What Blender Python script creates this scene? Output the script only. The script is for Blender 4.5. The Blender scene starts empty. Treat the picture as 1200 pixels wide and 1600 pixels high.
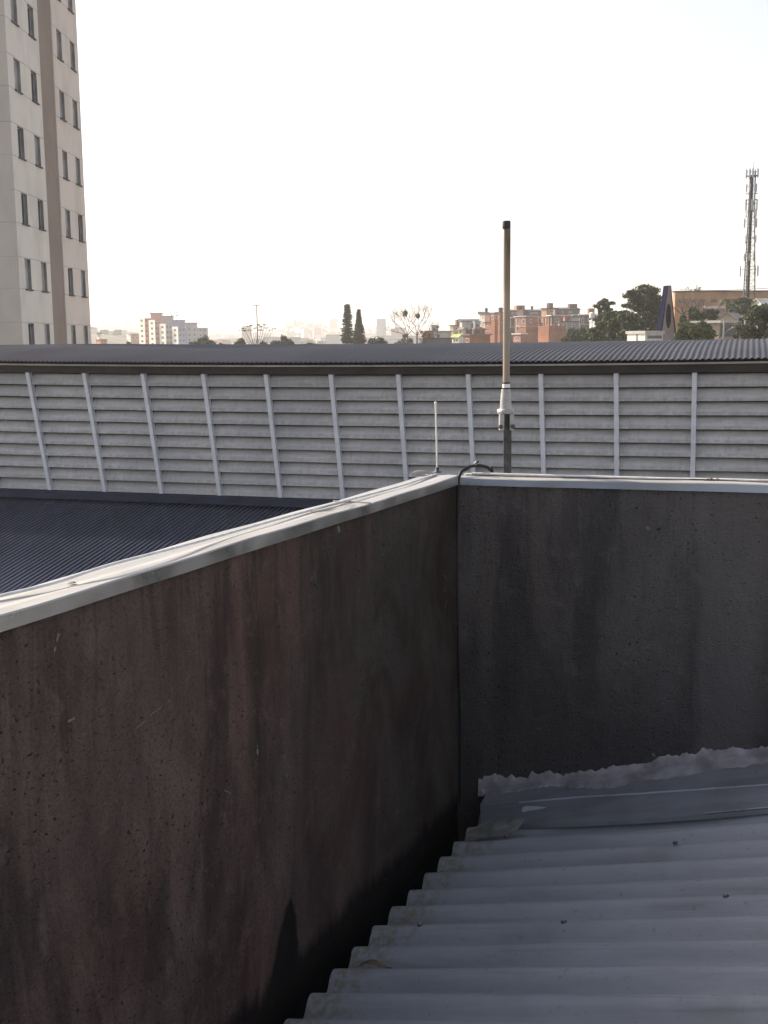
import bpy, bmesh, math, random
from math import sin, cos, tan, radians, pi, atan2, sqrt, degrees, hypot
from mathutils import Vector, Matrix, noise as mnoise
V = Vector
S = bpy.context.scene
COL = S.collection
rnd = random.Random(7)

# ------------------------------------------------------------------ camera
FPX = 1800.0                         # focal length in pixels of the 1200x1600 photograph
TH, RO = radians(8.45), radians(0.58)
CF = V((0, cos(TH), -sin(TH))); U0 = V((0, sin(TH), cos(TH))); R0 = V((1, 0, 0))
CR = cos(RO) * R0 - sin(RO) * U0
CU = sin(RO) * R0 + cos(RO) * U0
cam_d = bpy.data.cameras.new('camera'); cam = bpy.data.objects.new('camera', cam_d); COL.objects.link(cam)
cam.matrix_world = Matrix(((CR.x, CU.x, -CF.x, 0), (CR.y, CU.y, -CF.y, 0), (CR.z, CU.z, -CF.z, 0), (0, 0, 0, 1)))
cam_d.sensor_fit = 'VERTICAL'; cam_d.sensor_height = 36.0; cam_d.lens = 36.0 * FPX / 1600.0
cam_d.clip_start = 0.05; cam_d.clip_end = 12000
S.camera = cam

# ------------------------------------------------------------------ sky, sun, exposure
SUN_AZ, SUN_EL = radians(-55), radians(33)       # azimuth from the view direction, negative = left
w = bpy.data.worlds.new('World'); S.world = w; w.use_nodes = True
wn = w.node_tree.nodes; wl = w.node_tree.links
for n_ in list(wn): wn.remove(n_)
sky = wn.new('ShaderNodeTexSky'); sky.sky_type = 'NISHITA'; sky.sun_disc = False
sky.sun_elevation = SUN_EL; sky.sun_rotation = SUN_AZ
sky.air_density = 1.0; sky.dust_density = 4.0; sky.ozone_density = 1.0; sky.altitude = 700
bg = wn.new('ShaderNodeBackground'); bg.inputs['Strength'].default_value = 0.122
out = wn.new('ShaderNodeOutputWorld')
hsv = wn.new('ShaderNodeHueSaturation'); hsv.inputs['Saturation'].default_value = .60
tint = wn.new('ShaderNodeMix'); tint.data_type = 'RGBA'; tint.blend_type = 'MULTIPLY'; tint.inputs[0].default_value = 1.0; tint.inputs[7].default_value = (1.0, .958, .955, 1)
wl.new(sky.outputs[0], hsv.inputs['Color']); wl.new(hsv.outputs[0], tint.inputs[6]); wl.new(tint.outputs[2], bg.inputs[0]); wl.new(bg.outputs[0], out.inputs[0])
sd = bpy.data.lights.new('sun', 'SUN'); sd.energy = 4.0; sd.angle = radians(0.5); sd.color = (1.0, 0.90, 0.76)
sun = bpy.data.objects.new('sun', sd); COL.objects.link(sun)
SDIR = V((sin(SUN_AZ) * cos(SUN_EL), cos(SUN_AZ) * cos(SUN_EL), sin(SUN_EL)))
sun.rotation_euler = SDIR.to_track_quat('Z', 'Y').to_euler()
S.view_settings.view_transform = 'Standard'; S.view_settings.look = 'None'
S.view_settings.gamma = 1.0; S.view_settings.exposure = 1.1
S.cycles.use_denoising = True
S.cycles.max_bounces = 8; S.cycles.diffuse_bounces = 4; S.cycles.volume_bounces = 1
S.cycles.transparent_max_bounces = 8

# ------------------------------------------------------------------ helpers
def ray(x, y): return CF + CR * ((x - 600) / FPX) + CU * ((800 - y) / FPX)
def at(x, y, Y): d = ray(x, y); return d * (Y / d.y)
def onplane(x, y, p0, n): d = ray(x, y); return d * (p0.dot(n) / d.dot(n))
def ss(a, b, x):
    t = max(0.0, min(1.0, (x - a) / (b - a))); return t * t * (3 - 2 * t)

def tag(o, label=None, cat=None, group=None, kind=None):
    if label: o['label'] = label
    if cat: o['category'] = cat
    if group: o['group'] = group
    if kind: o['kind'] = kind
    return o
def empty(name, loc=(0, 0, 0), rz=0.0, label=None, cat=None, group=None):
    o = bpy.data.objects.new(name, None); COL.objects.link(o)
    o.location = loc; o.rotation_euler = (0, 0, rz); o.empty_display_size = 0.1
    return tag(o, label, cat, group)
def copy_tree(o, parent=None):
    c = o.copy(); COL.objects.link(c); c.parent = parent
    for ch in list(o.children): copy_tree(ch, c)
    return c

class MB:
    def __init__(s): s.v = []; s.f = []; s.m = []; s.sm = []
    def add(s, vs, fs, mi=0, smooth=False):
        b = len(s.v); s.v += [tuple(v) for v in vs]
        for f in fs: s.f.append([b + i for i in f]); s.m.append(mi); s.sm.append(smooth)
        return s
    def box(s, x0, x1, y0, y1, z0, z1, mi=0, M=None):
        vs = [V((x, y, z)) for x in (x0, x1) for y in (y0, y1) for z in (z0, z1)]
        if M is not None: vs = [M @ v for v in vs]
        return s.add(vs, [(0, 1, 3, 2), (4, 6, 7, 5), (0, 4, 5, 1), (2, 3, 7, 6), (0, 2, 6, 4), (1, 5, 7, 3)], mi)
    def prism(s, pts, a, b, axis='y', mi=0, M=None):
        # polygon pts (p, q) extruded from a to b along axis
        def P(p, q, t): return {'x': V((t, p, q)), 'y': V((p, t, q)), 'z': V((p, q, t))}[axis]
        n = len(pts); vs = [P(p, q, a) for p, q in pts] + [P(p, q, b) for p, q in pts]
        if M is not None: vs = [M @ v for v in vs]
        fs = [tuple(range(n))[::-1], tuple(range(n, 2 * n))] + [(i, (i + 1) % n, n + (i + 1) % n, n + i) for i in range(n)]
        return s.add(vs, fs, mi)
    def grid(s, fn, nu, nv, mi=0, smooth=True):
        vs = [fn(i / nu, j / nv) for i in range(nu + 1) for j in range(nv + 1)]
        fs = [(i * (nv + 1) + j, (i + 1) * (nv + 1) + j, (i + 1) * (nv + 1) + j + 1, i * (nv + 1) + j + 1) for i in range(nu) for j in range(nv)]
        return s.add(vs, fs, mi, smooth)
    def tube(s, pts, r, n=8, mi=0, cap=True):
        pts = [V(p) for p in pts]; k = len(pts)
        rr = r if isinstance(r, (list, tuple)) else [r] * k
        up = V((0, 0, 1)); vs = []
        prev = None
        for i, p in enumerate(pts):
            d = (pts[min(i + 1, k - 1)] - pts[max(i - 1, 0)])
            d = d.normalized() if d.length > 1e-9 else V((0, 0, 1))
            if prev is None:
                a = d.cross(up if abs(d.z) < .9 else V((1, 0, 0))).normalized()
            else:
                a = (prev - d * prev.dot(d)); a = a.normalized() if a.length > 1e-6 else d.orthogonal().normalized()
            prev = a; b = d.cross(a)
            for j in range(n):
                t = 2 * pi * j / n; vs.append(p + (a * cos(t) + b * sin(t)) * rr[i])
        fs = [(i * n + j, i * n + (j + 1) % n, (i + 1) * n + (j + 1) % n, (i + 1) * n + j) for i in range(k - 1) for j in range(n)]
        s.add(vs, fs, mi, True)
        if cap:
            s.add(vs[:n], [tuple(range(n))[::-1]], mi); s.add(vs[-n:], [tuple(range(n))], mi)
        return s
    def lathe(s, prof, c=(0, 0, 0), n=20, mi=0, smooth=True):
        c = V(c); vs = []
        for r, z in prof:
            for j in range(n):
                t = 2 * pi * j / n; vs.append(c + V((r * cos(t), r * sin(t), z)))
        k = len(prof)
        fs = [(i * n + j, i * n + (j + 1) % n, (i + 1) * n + (j + 1) % n, (i + 1) * n + j) for i in range(k - 1) for j in range(n)]
        s.add(vs, fs, mi, smooth)
        s.add(vs[:n], [tuple(range(n))[::-1]], mi); s.add(vs[-n:], [tuple(range(n))], mi)
        return s
    def bar(s, a, b, wx, wy=None, mi=0):
        a, b = V(a), V(b); d = (b - a); L = d.length; d.normalize()
        x = d.cross(V((0, 0, 1)) if abs(d.z) < .95 else V((0, 1, 0))).normalized(); y = d.cross(x)
        wy = wy or wx; vs = []
        for p in (a, b):
            for sx, sy in ((-1, -1), (1, -1), (1, 1), (-1, 1)): vs.append(p + x * sx * wx / 2 + y * sy * wy / 2)
        return s.add(vs, [(3, 2, 1, 0), (4, 5, 6, 7), (0, 1, 5, 4), (1, 2, 6, 5), (2, 3, 7, 6), (3, 0, 4, 7)], mi)
    def build(s, name, mats, parent=None, loc=(0, 0, 0), rz=0.0):
        me = bpy.data.meshes.new(name); me.from_pydata(s.v, [], s.f)
        if not isinstance(mats, (list, tuple)): mats = [mats]
        for m in mats: me.materials.append(m)
        me.polygons.foreach_set('material_index', s.m); me.polygons.foreach_set('use_smooth', s.sm)
        me.update()
        o = bpy.data.objects.new(name, me); COL.objects.link(o); o.location = loc; o.rotation_euler = (0, 0, rz)
        if parent is not None: o.parent = parent
        return o

# ------------------------------------------------------------------ materials
class NT:
    def __init__(s, name, rough=.8, metal=0.0, spec=.3):
        m = bpy.data.materials.new(name); m.use_nodes = True; s.m = m; s.t = m.node_tree; s.n = s.t.nodes; s.l = s.t.links
        s.b = s.n['Principled BSDF']; s.b.inputs['Roughness'].default_value = rough; s.b.inputs['Metallic'].default_value = metal
        s.b.inputs['Specular IOR Level'].default_value = spec
        s.tc = s.n.new('ShaderNodeTexCoord')
    def map(s, scale, out='Object', loc=(0, 0, 0)):
        k = s.n.new('ShaderNodeMapping'); k.inputs['Scale'].default_value = scale; k.inputs['Location'].default_value = loc
        s.l.new(s.tc.outputs[out], k.inputs[0]); return k.outputs[0]
    def noise(s, vec, scale=1, detail=4, rough=.55, dist=0.0):
        k = s.n.new('ShaderNodeTexNoise'); k.inputs['Scale'].default_value = scale; k.inputs['Detail'].default_value = detail
        k.inputs['Roughness'].default_value = rough; k.inputs['Distortion'].default_value = dist
        s.l.new(vec, k.inputs['Vector']); return k.outputs[0]
    def ramp(s, fac, a, b, va=0.0, vb=1.0):
        k = s.n.new('ShaderNodeMapRange'); k.interpolation_type = 'SMOOTHSTEP'
        k.inputs[1].default_value = a; k.inputs[2].default_value = b; k.inputs[3].default_value = va; k.inputs[4].default_value = vb
        s.l.new(fac, k.inputs[0]); return k.outputs[0]
    def math(s, op, a, b=None):
        k = s.n.new('ShaderNodeMath'); k.operation = op
        for i, v in enumerate((a, b)):
            if v is None: continue
            if isinstance(v, (int, float)): k.inputs[i].default_value = v
            else: s.l.new(v, k.inputs[i])
        return k.outputs[0]
    def mix(s, fac, a, b, mode='MIX'):
        k = s.n.new('ShaderNodeMix'); k.data_type = 'RGBA'; k.blend_type = mode
        for sock, v in ((k.inputs[0], fac), (k.inputs[6], a), (k.inputs[7], b)):
            if isinstance(v, (int, float)): sock.default_value = v
            elif isinstance(v, (tuple, list)): sock.default_value = (*v, 1) if len(v) == 3 else v
            else: s.l.new(v, sock)
        return k.outputs[2]
    def color(s, c):
        if isinstance(c, (tuple, list)): s.b.inputs['Base Color'].default_value = (*c, 1)
        else: s.l.new(c, s.b.inputs['Base Color'])
        return s
    def sep(s, out='Object'):
        k = s.n.new('ShaderNodeSeparateXYZ'); s.l.new(s.tc.outputs[out], k.inputs[0]); return k.outputs
    def bump(s, h, strength=.4, dist=.01):
        k = s.n.new('ShaderNodeBump'); k.inputs['Strength'].default_value = strength; k.inputs['Distance'].default_value = dist
        s.l.new(h, k.inputs['Height']); s.l.new(k.outputs[0], s.b.inputs['Normal']); return s

def simple(name, c, rough=.8, metal=0.0, var=.25, scale=2.0, bump=0.0, spec=.3):
    k = NT(name, rough, metal, spec)
    nz = k.noise(k.map((1, 1, 1)), scale, 5)
    lo = tuple(x * (1 - var) for x in c); hi = tuple(min(1, x * (1 + var)) for x in c)
    k.color(k.mix(k.ramp(nz, .3, .7), lo, hi))
    if bump: k.bump(nz, bump, .02)
    return k.m

def wall_material(name, P, left, seed):
    """old cement render: broad rain stains, drips from the coping, clustered pits and pale flecks"""
    k = NT(name, .92, 0, .2)
    big = k.noise(k.map((.9, 1, .7), loc=(seed, 0, seed)), 1.0, 6, .6, .4)
    blot = k.noise(k.map((2.4, 1, 1.5), loc=(seed, 2, seed)), 1.0, 8, .66, .6)
    stA = k.noise(k.map((2.9, 1, .62), loc=(seed, 0, 0)), 1.0, 9, .66, .55)
    stB = k.noise(k.map((7.5, 1, 1.1), loc=(seed + 9, 0, 5)), 1.0, 9, .70, .6)
    stC = k.noise(k.map((17, 1, 1.3), loc=(seed + 4, 0, 2)), 1.0, 7, .68, .6)
    med = k.noise(k.map((1, 1, .8), loc=(0, 0, seed)), 11.0, 8, .7)
    fine = k.noise(k.map((1, 1, 1)), 75.0, 5, .75)
    grit = k.noise(k.map((1, 1, 1)), 150.0, 3, .65)
    hole = k.noise(k.map((1, 1, 1.15), loc=(seed, 0, 3)), 58.0, 2, .5, .4)
    sx = k.sep()
    c = k.mix(k.ramp(big, .40, .60), P['red'], P['mid'])
    c = k.mix(k.math('MULTIPLY', k.ramp(blot, .42, .66), .55), c, P['hi'])
    c = k.mix(k.math('MULTIPLY', k.ramp(stA, .46, .64), .72), c, P['dark'])
    c = k.mix(k.math('MULTIPLY', k.ramp(stB, .52, .70), .35), c, P['hi'])
    c = k.mix(k.math('MULTIPLY', k.ramp(stB, .44, .30), .35), c, P['dark'])
    drip = k.math('MULTIPLY', k.ramp(stC, .47, .62), k.ramp(k.math('ADD', sx[2], k.math('MULTIPLY', stA, 1.1)), -.35, .45))
    c = k.mix(k.math('MULTIPLY', drip, .40), c, P['dark'])
    c = k.mix(k.math('MULTIPLY', k.ramp(med, .52, .70), .60), c, P['hi'])
    c = k.mix(k.math('MULTIPLY', k.ramp(med, .44, .30), .50), c, P['dark'])
    c = k.mix(k.math('MULTIPLY', k.ramp(fine, .54, .38), .30), c, P['dark'])
    if left:
        wob = k.math('ADD', sx[0], k.math('MULTIPLY', k.math('SUBTRACT', big, .5), 3.2))
        c = k.mix(k.math('MULTIPLY', k.ramp(wob, -2.2, -.7), .86), c, k.mix(k.ramp(blot, .35, .65), P['dark'], P['green']))
        dz = k.math('ADD', sx[2], 1.36)                      # tall dark mark above the gutter, pointed at the top
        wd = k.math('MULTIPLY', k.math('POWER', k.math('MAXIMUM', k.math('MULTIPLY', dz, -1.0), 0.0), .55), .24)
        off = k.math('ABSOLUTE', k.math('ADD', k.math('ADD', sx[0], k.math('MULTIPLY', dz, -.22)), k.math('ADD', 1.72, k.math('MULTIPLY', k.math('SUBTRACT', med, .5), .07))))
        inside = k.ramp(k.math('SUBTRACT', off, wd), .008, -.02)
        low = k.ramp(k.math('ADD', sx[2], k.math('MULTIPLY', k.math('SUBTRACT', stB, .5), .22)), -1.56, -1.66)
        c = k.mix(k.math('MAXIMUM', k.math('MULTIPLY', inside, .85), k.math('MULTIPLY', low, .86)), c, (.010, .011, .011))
    else:
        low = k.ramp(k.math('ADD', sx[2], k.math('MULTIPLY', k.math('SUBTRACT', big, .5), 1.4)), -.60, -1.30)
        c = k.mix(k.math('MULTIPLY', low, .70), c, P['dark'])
        pan = k.math('MULTIPLY', k.ramp(k.math('ADD', sx[0], k.math('MULTIPLY', k.math('SUBTRACT', stB, .5), .12)), 1.13, 1.19), k.ramp(sx[0], 1.50, 1.38))
        c = k.mix(k.math('MULTIPLY', pan, .55), c, P['hi'])
        warm = k.math('MULTIPLY', k.ramp(sx[0], .9, 1.6), k.ramp(sx[2], -.45, -.05))
        c = k.mix(k.math('MULTIPLY', warm, .45), c, P['red'])
    hm = k.math('MULTIPLY', k.ramp(hole, .365, .29), k.ramp(blot, .44, .56))
    c = k.mix(k.math('MULTIPLY', hm, .8), c, (.014, .011, .010))
    c = k.mix(k.math('MULTIPLY', k.math('MULTIPLY', k.ramp(hole, .66, .74), k.ramp(blot, .45, .6)), .5), c, P['pale'])
    c = k.mix(k.math('MULTIPLY', k.ramp(fine, .70, .78), .35), c, P['pale'])
    k.color(c)
    h = k.math('ADD', k.math('MULTIPLY', fine, .8), k.math('ADD', k.math('MULTIPLY', med, 2.6), k.math('ADD', k.math('MULTIPLY', grit, .35), k.math('MULTIPLY', k.ramp(hole, .26, .42), .9))))
    k.bump(h, 1.0, .055)
    return k.m

M = {}
M['wall_l'] = wall_material('stained_brown_render', dict(red=(.265, .150, .120), mid=(.275, .190, .155), hi=(.42, .300, .245), dark=(.076, .055, .048), green=(.140, .122, .100), pale=(.36, .31, .27)), True, 1.7)
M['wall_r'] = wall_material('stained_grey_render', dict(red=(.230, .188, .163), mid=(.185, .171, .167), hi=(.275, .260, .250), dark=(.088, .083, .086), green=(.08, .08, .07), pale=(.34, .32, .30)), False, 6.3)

def zinc_mat(name, c, dirt, rough, metal):
    k = NT(name, rough, metal, .4)
    a = k.noise(k.map((1.2, 6, 6)), 1.5, 6, .6); b = k.noise(k.map((1, 1, 1)), 26, 5, .6); d = k.noise(k.map((1, 1, 1)), 5, 5, .6)
    cc = k.mix(k.math('MULTIPLY', k.ramp(a, .4, .7), .5), c, dirt)
    cc = k.mix(k.math('MULTIPLY', k.ramp(b, .60, .72), .4), cc, dirt)
    k.color(cc)
    k.l.new(k.ramp(d, .3, .7, rough - .08, rough + .15), k.b.inputs['Roughness'])
    k.bump(d, .12, .01)
    return k.m
M['zinc'] = zinc_mat('dusty_galvanised_sheet', (.375, .365, .345), (.22, .205, .18), .5, .25)
M['zinc_side'] = zinc_mat('galvanised_sheet_edge', (.50, .48, .45), (.33, .31, .27), .34, .85)

M['zinc_sky'] = zinc_mat('sky_tinted_zinc_edge', (.36, .41, .48), (.20, .22, .25), .36, .8)  # right coping edge: blue sky reflection put into the base colour
def fibre_cement():
    k = NT('grey_fibre_cement', .9, 0, .2)
    a = k.noise(k.map((.8, 5, 1)), 1.4, 6, .6); b = k.noise(k.map((1, 1, 1)), 30, 5, .65); d = k.noise(k.map((1, 1, 1)), 2.2, 5, .6); e = k.noise(k.map((1, 1, 1)), 140, 3, .6)
    c = k.mix(k.ramp(a, .3, .7), (.218, .226, .242), (.28, .29, .31))
    c = k.mix(k.math('MULTIPLY', k.ramp(d, .5, .72), .5), c, (.18, .178, .176))
    c = k.mix(k.math('MULTIPLY', k.ramp(b, .60, .72), .55), c, (.13, .13, .12))
    st = k.noise(k.map((.9, 22, 1), loc=(3, 1, 0)), 1.0, 6, .65, .4)
    c = k.mix(k.math('MULTIPLY', k.ramp(st, .54, .70), .40), c, (.135, .132, .128))
    c = k.mix(k.math('MULTIPLY', k.ramp(st, .44, .32), .25), c, (.34, .34, .345))
    # lichen near the eave edge (local x is up the slope)
    sx = k.sep(); eave = k.ramp(k.math('ADD', sx[0], k.math('MULTIPLY', d, -.35)), .10, -.10)
    top = k.ramp(sx[1], .62, .15)
    c = k.mix(k.math('MULTIPLY', k.math('MULTIPLY', eave, k.ramp(b, .42, .58)), .6), c, (.16, .14, .07))
    c = k.mix(k.math('MULTIPLY', k.math('MULTIPLY', k.ramp(a, .56, .66), k.ramp(d, .45, .6)), k.math('MULTIPLY', top, .5)), c, (.10, .08, .05))
    c = k.mix(k.math('MULTIPLY', k.ramp(e, .68, .74), .4), c, (.07, .07, .07))
    k.color(c); k.bump(k.math('ADD', b, k.math('MULTIPLY', e, .5)), .25, .004); return k.m
M['fibre'] = fibre_cement()
M['gutter'] = simple('black_bitumen', (.012, .013, .013), .8, 0, .5, 14, .3)
M['soffit'] = simple('dark_timber', (.03, .028, .025), .9, 0, .3, 6)
M['flash'] = zinc_mat('dull_blue_grey_flashing', (.27, .285, .315), (.15, .15, .16), .38, .45)
M['mortar'] = simple('grey_cement_smear', (.225, .215, .225), .93, 0, .35, 7, .6)
M['white_pvc'] = simple('white_cable_jacket', (.62, .62, .62), .5, 0, .12, 30)
M['grey_wire'] = simple('grey_wire', (.22, .21, .20), .6, 0, .25, 30)
M['black_cable'] = simple('black_cable_jacket', (.015, .015, .016), .5, 0, .3, 30)
M['rod'] = simple('white_enamel', (.66, .65, .62), .4, 0, .1, 20)
def fibreglass():
    k = NT('weathered_fibreglass', .6, 0, .4)
    a = k.noise(k.map((26, 26, 2.2)), 1.0, 5, .6); sx = k.sep()
    c = k.mix(k.ramp(a, .40, .60), (.19, .145, .10), (.070, .050, .036))
    ends = k.math('MAXIMUM', k.ramp(k.math('ADD', sx[2], k.math('MULTIPLY', a, .08)), 1.12, 1.20), k.ramp(sx[2], .66, .52))
    c = k.mix(k.math('MULTIPLY', ends, .65), c, (.36, .31, .24)); k.color(c); k.bump(a, .15, .003); return k.m
M['fibreglass'] = fibreglass()
M['black_plastic'] = simple('brown_black_plastic', (.030, .026, .028), .5, 0, .3, 20)
M['alu'] = simple('dull_cast_aluminium', (.37, .36, .345), .5, .35, .15, 30, .1)
M['steel_dark'] = simple('weathered_dark_steel', (.085, .082, .08), .6, .4, .35, 16, .2)
M['steel'] = simple('galvanised_steel', (.30, .30, .30), .5, .6, .2, 20)
M['label'] = simple('white_sticker', (.72, .72, .70), .5, 0, .05, 20)
M['leaf'] = simple('dry_leaf', (.12, .085, .055), .8, 0, .4, 30)
M['chip'] = simple('pale_bare_cement', (.15, .14, .13), .95, 0, .3, 40, .4)
M['scrap'] = simple('pale_peeling_film', (.30, .30, .32), .6, 0, .2, 20)

def louvre_mat():
    k = NT('dusty_cement_slat', .85, 0, .25)
    sx = k.sep()
    a = k.noise(k.map((2.2, 1, 14)), 1.2, 6, .65); b = k.noise(k.map((14, 1, 4)), 1.0, 4, .6, .4); d = k.noise(k.map((.5, .5, .5)), 1, 4)
    c = k.mix(k.ramp(a, .3, .7), (.43, .425, .415), (.53, .525, .515))
    c = k.mix(k.math('MULTIPLY', k.ramp(b, .56, .70), .30), c, (.64, .64, .63))
    e = k.noise(k.map((9, 3, 9)), 1.0, 6, .7)
    # dirt settled on the lip of each slat: the slat pitch is .274 m in local z
    fr = k.math('FRACT', k.math('DIVIDE', k.math('SUBTRACT', sx[2], 7.07), .274))
    band = k.math('MULTIPLY', k.math('MULTIPLY', k.ramp(fr, .40, .28), k.ramp(fr, .02, .10)), k.ramp(e, .36, .60))
    c = k.mix(k.math('MULTIPLY', band, .6), c, (.27, .265, .26))
    drip = k.noise(k.map((22, 1, 1.2)), 1.0, 4, .6, .3)
    c = k.mix(k.math('MULTIPLY', k.math('MULTIPLY', k.ramp(drip, .62, .74), k.ramp(fr, .5, .2)), k.math('MULTIPLY', k.ramp(d, .4, .6), .6)), c, (.60, .60, .58))
    c = k.mix(k.math('MULTIPLY', k.ramp(d, .42, .62), .40), c, (.31, .315, .325))
    c = k.mix(k.math('MULTIPLY', k.ramp(b, .46, .32), .35), c, (.27, .26, .245))
    k.color(c); k.bump(e, .25, .008); return k.m
M['louvre'] = louvre_mat()
M['bar'] = simple('pale_grey_painted_bar', (.68, .70, .74), .6, .1, .08, 4)
M['hall_dark'] = simple('dark_void', (.02, .02, .02), .9)
M['fascia'] = simple('dark_brown_fascia', (.058, .055, .052), .85, 0, .25, 1.2)
M['trim'] = simple('off_white_trim', (.55, .53, .49), .6, 0, .15, 3)
M['hall_wall'] = simple('grey_rendered_hall_wall', (.30, .29, .27), .9, 0, .2, .6)
def metal_roof(name, c, dirt, rough, spec, crest=None):
    k = NT(name, rough, 0, spec)
    a = k.noise(k.map((.25, .9, 1)), 1, 6, .6); b = k.noise(k.map((3, .35, 1)), 1.0, 5, .6)
    sh = k.noise(k.map((.93, .02, .02)), 1.0, 0); cc = k.mix(k.ramp(a, .35, .65), c, dirt); cc = k.mix(k.math('MULTIPLY', k.ramp(sh, .35, .65), .45), cc, tuple(x * 1.35 for x in dirt)); cc = k.mix(k.math('MULTIPLY', k.ramp(b, .55, .7), .35), cc, tuple(x * 1.5 for x in dirt))
    if crest:                # paler rib tops: sunlit highlights painted into the colour
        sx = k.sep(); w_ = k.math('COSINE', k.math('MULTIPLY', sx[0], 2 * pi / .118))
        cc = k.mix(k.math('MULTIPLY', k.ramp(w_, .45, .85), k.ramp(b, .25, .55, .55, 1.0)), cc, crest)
    k.color(cc); return k.m
M['roof_hall'] = metal_roof('dark_blue_grey_sheet_roof', (.023, .023, .032), (.035, .034, .043), .6, .25)
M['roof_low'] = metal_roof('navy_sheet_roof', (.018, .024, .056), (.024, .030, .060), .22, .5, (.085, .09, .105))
M['roof_low_flash'] = simple('navy_flashing', (.034, .040, .066), .6, 0, .2, 2)

# ------------------------------------------------------------------ own building: parapets, coping, gutter, roof
C0 = V((.362, 5.62, -.70))                                  # inner corner at the underside of the coping
LA = radians(24.97); L = V((sin(LA), cos(LA), 0)); nL = V((L.y, -L.x, 0))     # along the left wall, away; its inner normal
RA = radians(17.08); Rv = V((cos(RA), -sin(RA), 0)); nR = V((-Rv.y, Rv.x, 0))  # along the right wall; its outward normal
rzL = atan2(L.y, L.x); rzR = atan2(Rv.y, Rv.x)
def inL(p): d = p - C0; return V((d.dot(L), -d.dot(nL), d.z))     # world -> left wall's local frame
def inR(p): d = p - C0; return V((d.dot(Rv), d.dot(nR), d.z))
GZ = -10.5

pl = empty('parapet_wall', C0, rzL, 'long brown rain-streaked parapet wall on the left running up to the corner', 'wall')
b = MB(); b.box(-9, .10, 0, .135, GZ - C0.z, 0)
def chip(b, pts, wd, seed):
    r = random.Random(seed)
    for i in range(len(pts) - 1):
        p, q = V(pts[i]), V(pts[i + 1]); d = (q - p); nrm = V((-d.z, 0, d.x)).normalized()
        w0 = wd * r.uniform(.5, 1.2); w1 = wd * r.uniform(.5, 1.2)
        if r.random() < .25: continue
        b.add([p + nrm * w0 / 2 - V((0, .0012, 0)), p - nrm * w0 / 2 - V((0, .0012, 0)), q - nrm * w1 / 2 - V((0, .0012, 0)), q + nrm * w1 / 2 - V((0, .0012, 0))], [(0, 1, 2, 3)], 1)
def wl_pt(x, y): p = inL(onplane(x, y, C0, nL)); return V((p.x, 0, p.z))
def wr_pt(x, y): p = inR(onplane(x, y, C0, nR)); return V((p.x, 0, p.z))
def seg(a, c, n, f, jit, seed):
    r = random.Random(seed); return [f(a[0] + (c[0] - a[0]) * i / n + r.uniform(-jit, jit), a[1] + (c[1] - a[1]) * i / n + r.uniform(-jit, jit)) for i in range(n + 1)]
chip(b, seg((212, 1138), (274, 1086), 9, wl_pt, 1.5, 1), .006, 1)
chip(b, seg((527, 818), (530, 832), 3, wl_pt, 1, 2), .018, 2)
chip(b, seg((85, 1018), (92, 990), 4, wl_pt, 1.5, 3), .010, 3)
chip(b, seg((106, 1128), (118, 1122), 2, wl_pt, 1, 4), .012, 4)
chip(b, seg((401, 1170), (402, 1178), 2, wl_pt, 1, 5), .012, 5)
chip(b, seg((447, 1208), (449, 1216), 2, wl_pt, .5, 6), .010, 6)
chip(b, seg((640, 1200), (672, 985), 22, wl_pt, 2.5, 7), .003, 7)
chip(b, seg((619, 1255), (621, 1272), 3, wl_pt, 1, 8), .012, 8)
chip(b, seg((697, 880), (694, 1010), 14, wl_pt, 3, 9), .006, 9)
chip(b, seg((350, 1235), (360, 1240), 2, wl_pt, 1, 10), .004, 10)
r_ = random.Random(5)
for i in range(70):
    x, y = r_.uniform(0, 660), r_.uniform(860, 1500)
    if y > 1470 - max(0, x - 300) * .75 or y < 985 - x * .31: continue
    chip(b, [wl_pt(x, y), wl_pt(x + r_.uniform(-3, 3), y + r_.uniform(2, 6))], r_.uniform(.002, .006), i + 30)
b.build('render_face', [M['wall_l'], M['chip']], pl)

def coping(parent, x0, x1, yin, yout, zt, mitre0=None, mitre1=None, seed=1):
    """sheet metal cap: flat top, folded down both sides, slightly wavy, with a flat seam"""
    b = MB(); n = 60; r = random.Random(seed)
    def zz(x): return .0025 * sin(x * 3.1 + seed) + .0015 * sin(x * 9.7 + seed * 2)
    prof = [(yin + .004, -.002), (yin, -.002), (yin - .0005, zt - .004), (yin + .004, zt), (yin + .05, zt + .0015), ((yin + yout) / 2, zt - .002), (yout - .05, zt + .001), (yout - .004, zt), (yout, zt - .004), (yout, -.01)]
    def fn(u, v):
        i = min(int(round(v * (len(prof) - 1))), len(prof) - 1); y, z = prof[i]
        a = x0 + (mitre0 * (y - yin) if mitre0 else 0); c = x1 + (mitre1 * (y - yin) if mitre1 else 0)
        x = a + (c - a) * u
        return V((x, y, z + zz(x) * (.3 if z < .01 else 1)))
    nv = len(prof) - 1
    vs = [fn(i / n, j / nv) for i in range(n + 1) for j in range(nv + 1)]
    for i in range(n):
        for j in range(nv):
            mi = 0 if 2 <= j <= 7 else 1
            b.add([vs[i * (nv + 1) + j], vs[(i + 1) * (nv + 1) + j], vs[(i + 1) * (nv + 1) + j + 1], vs[i * (nv + 1) + j + 1]], [(0, 1, 2, 3)], mi)
    return b.build('coping', [M['zinc'], M['zinc_side' if mitre1 is not None else 'zinc_sky']], parent)
cl = coping(pl, -9, -.012, -.013, .158, .042, None, -.06, 1)
# lapped joints of the left cap
for xs in (-1.02,):
    b = MB(); b.box(xs, xs + .004, -.0140, .159, -.003, .0440); b.build('lap_joint', M['zinc_side'], cl)

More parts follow.
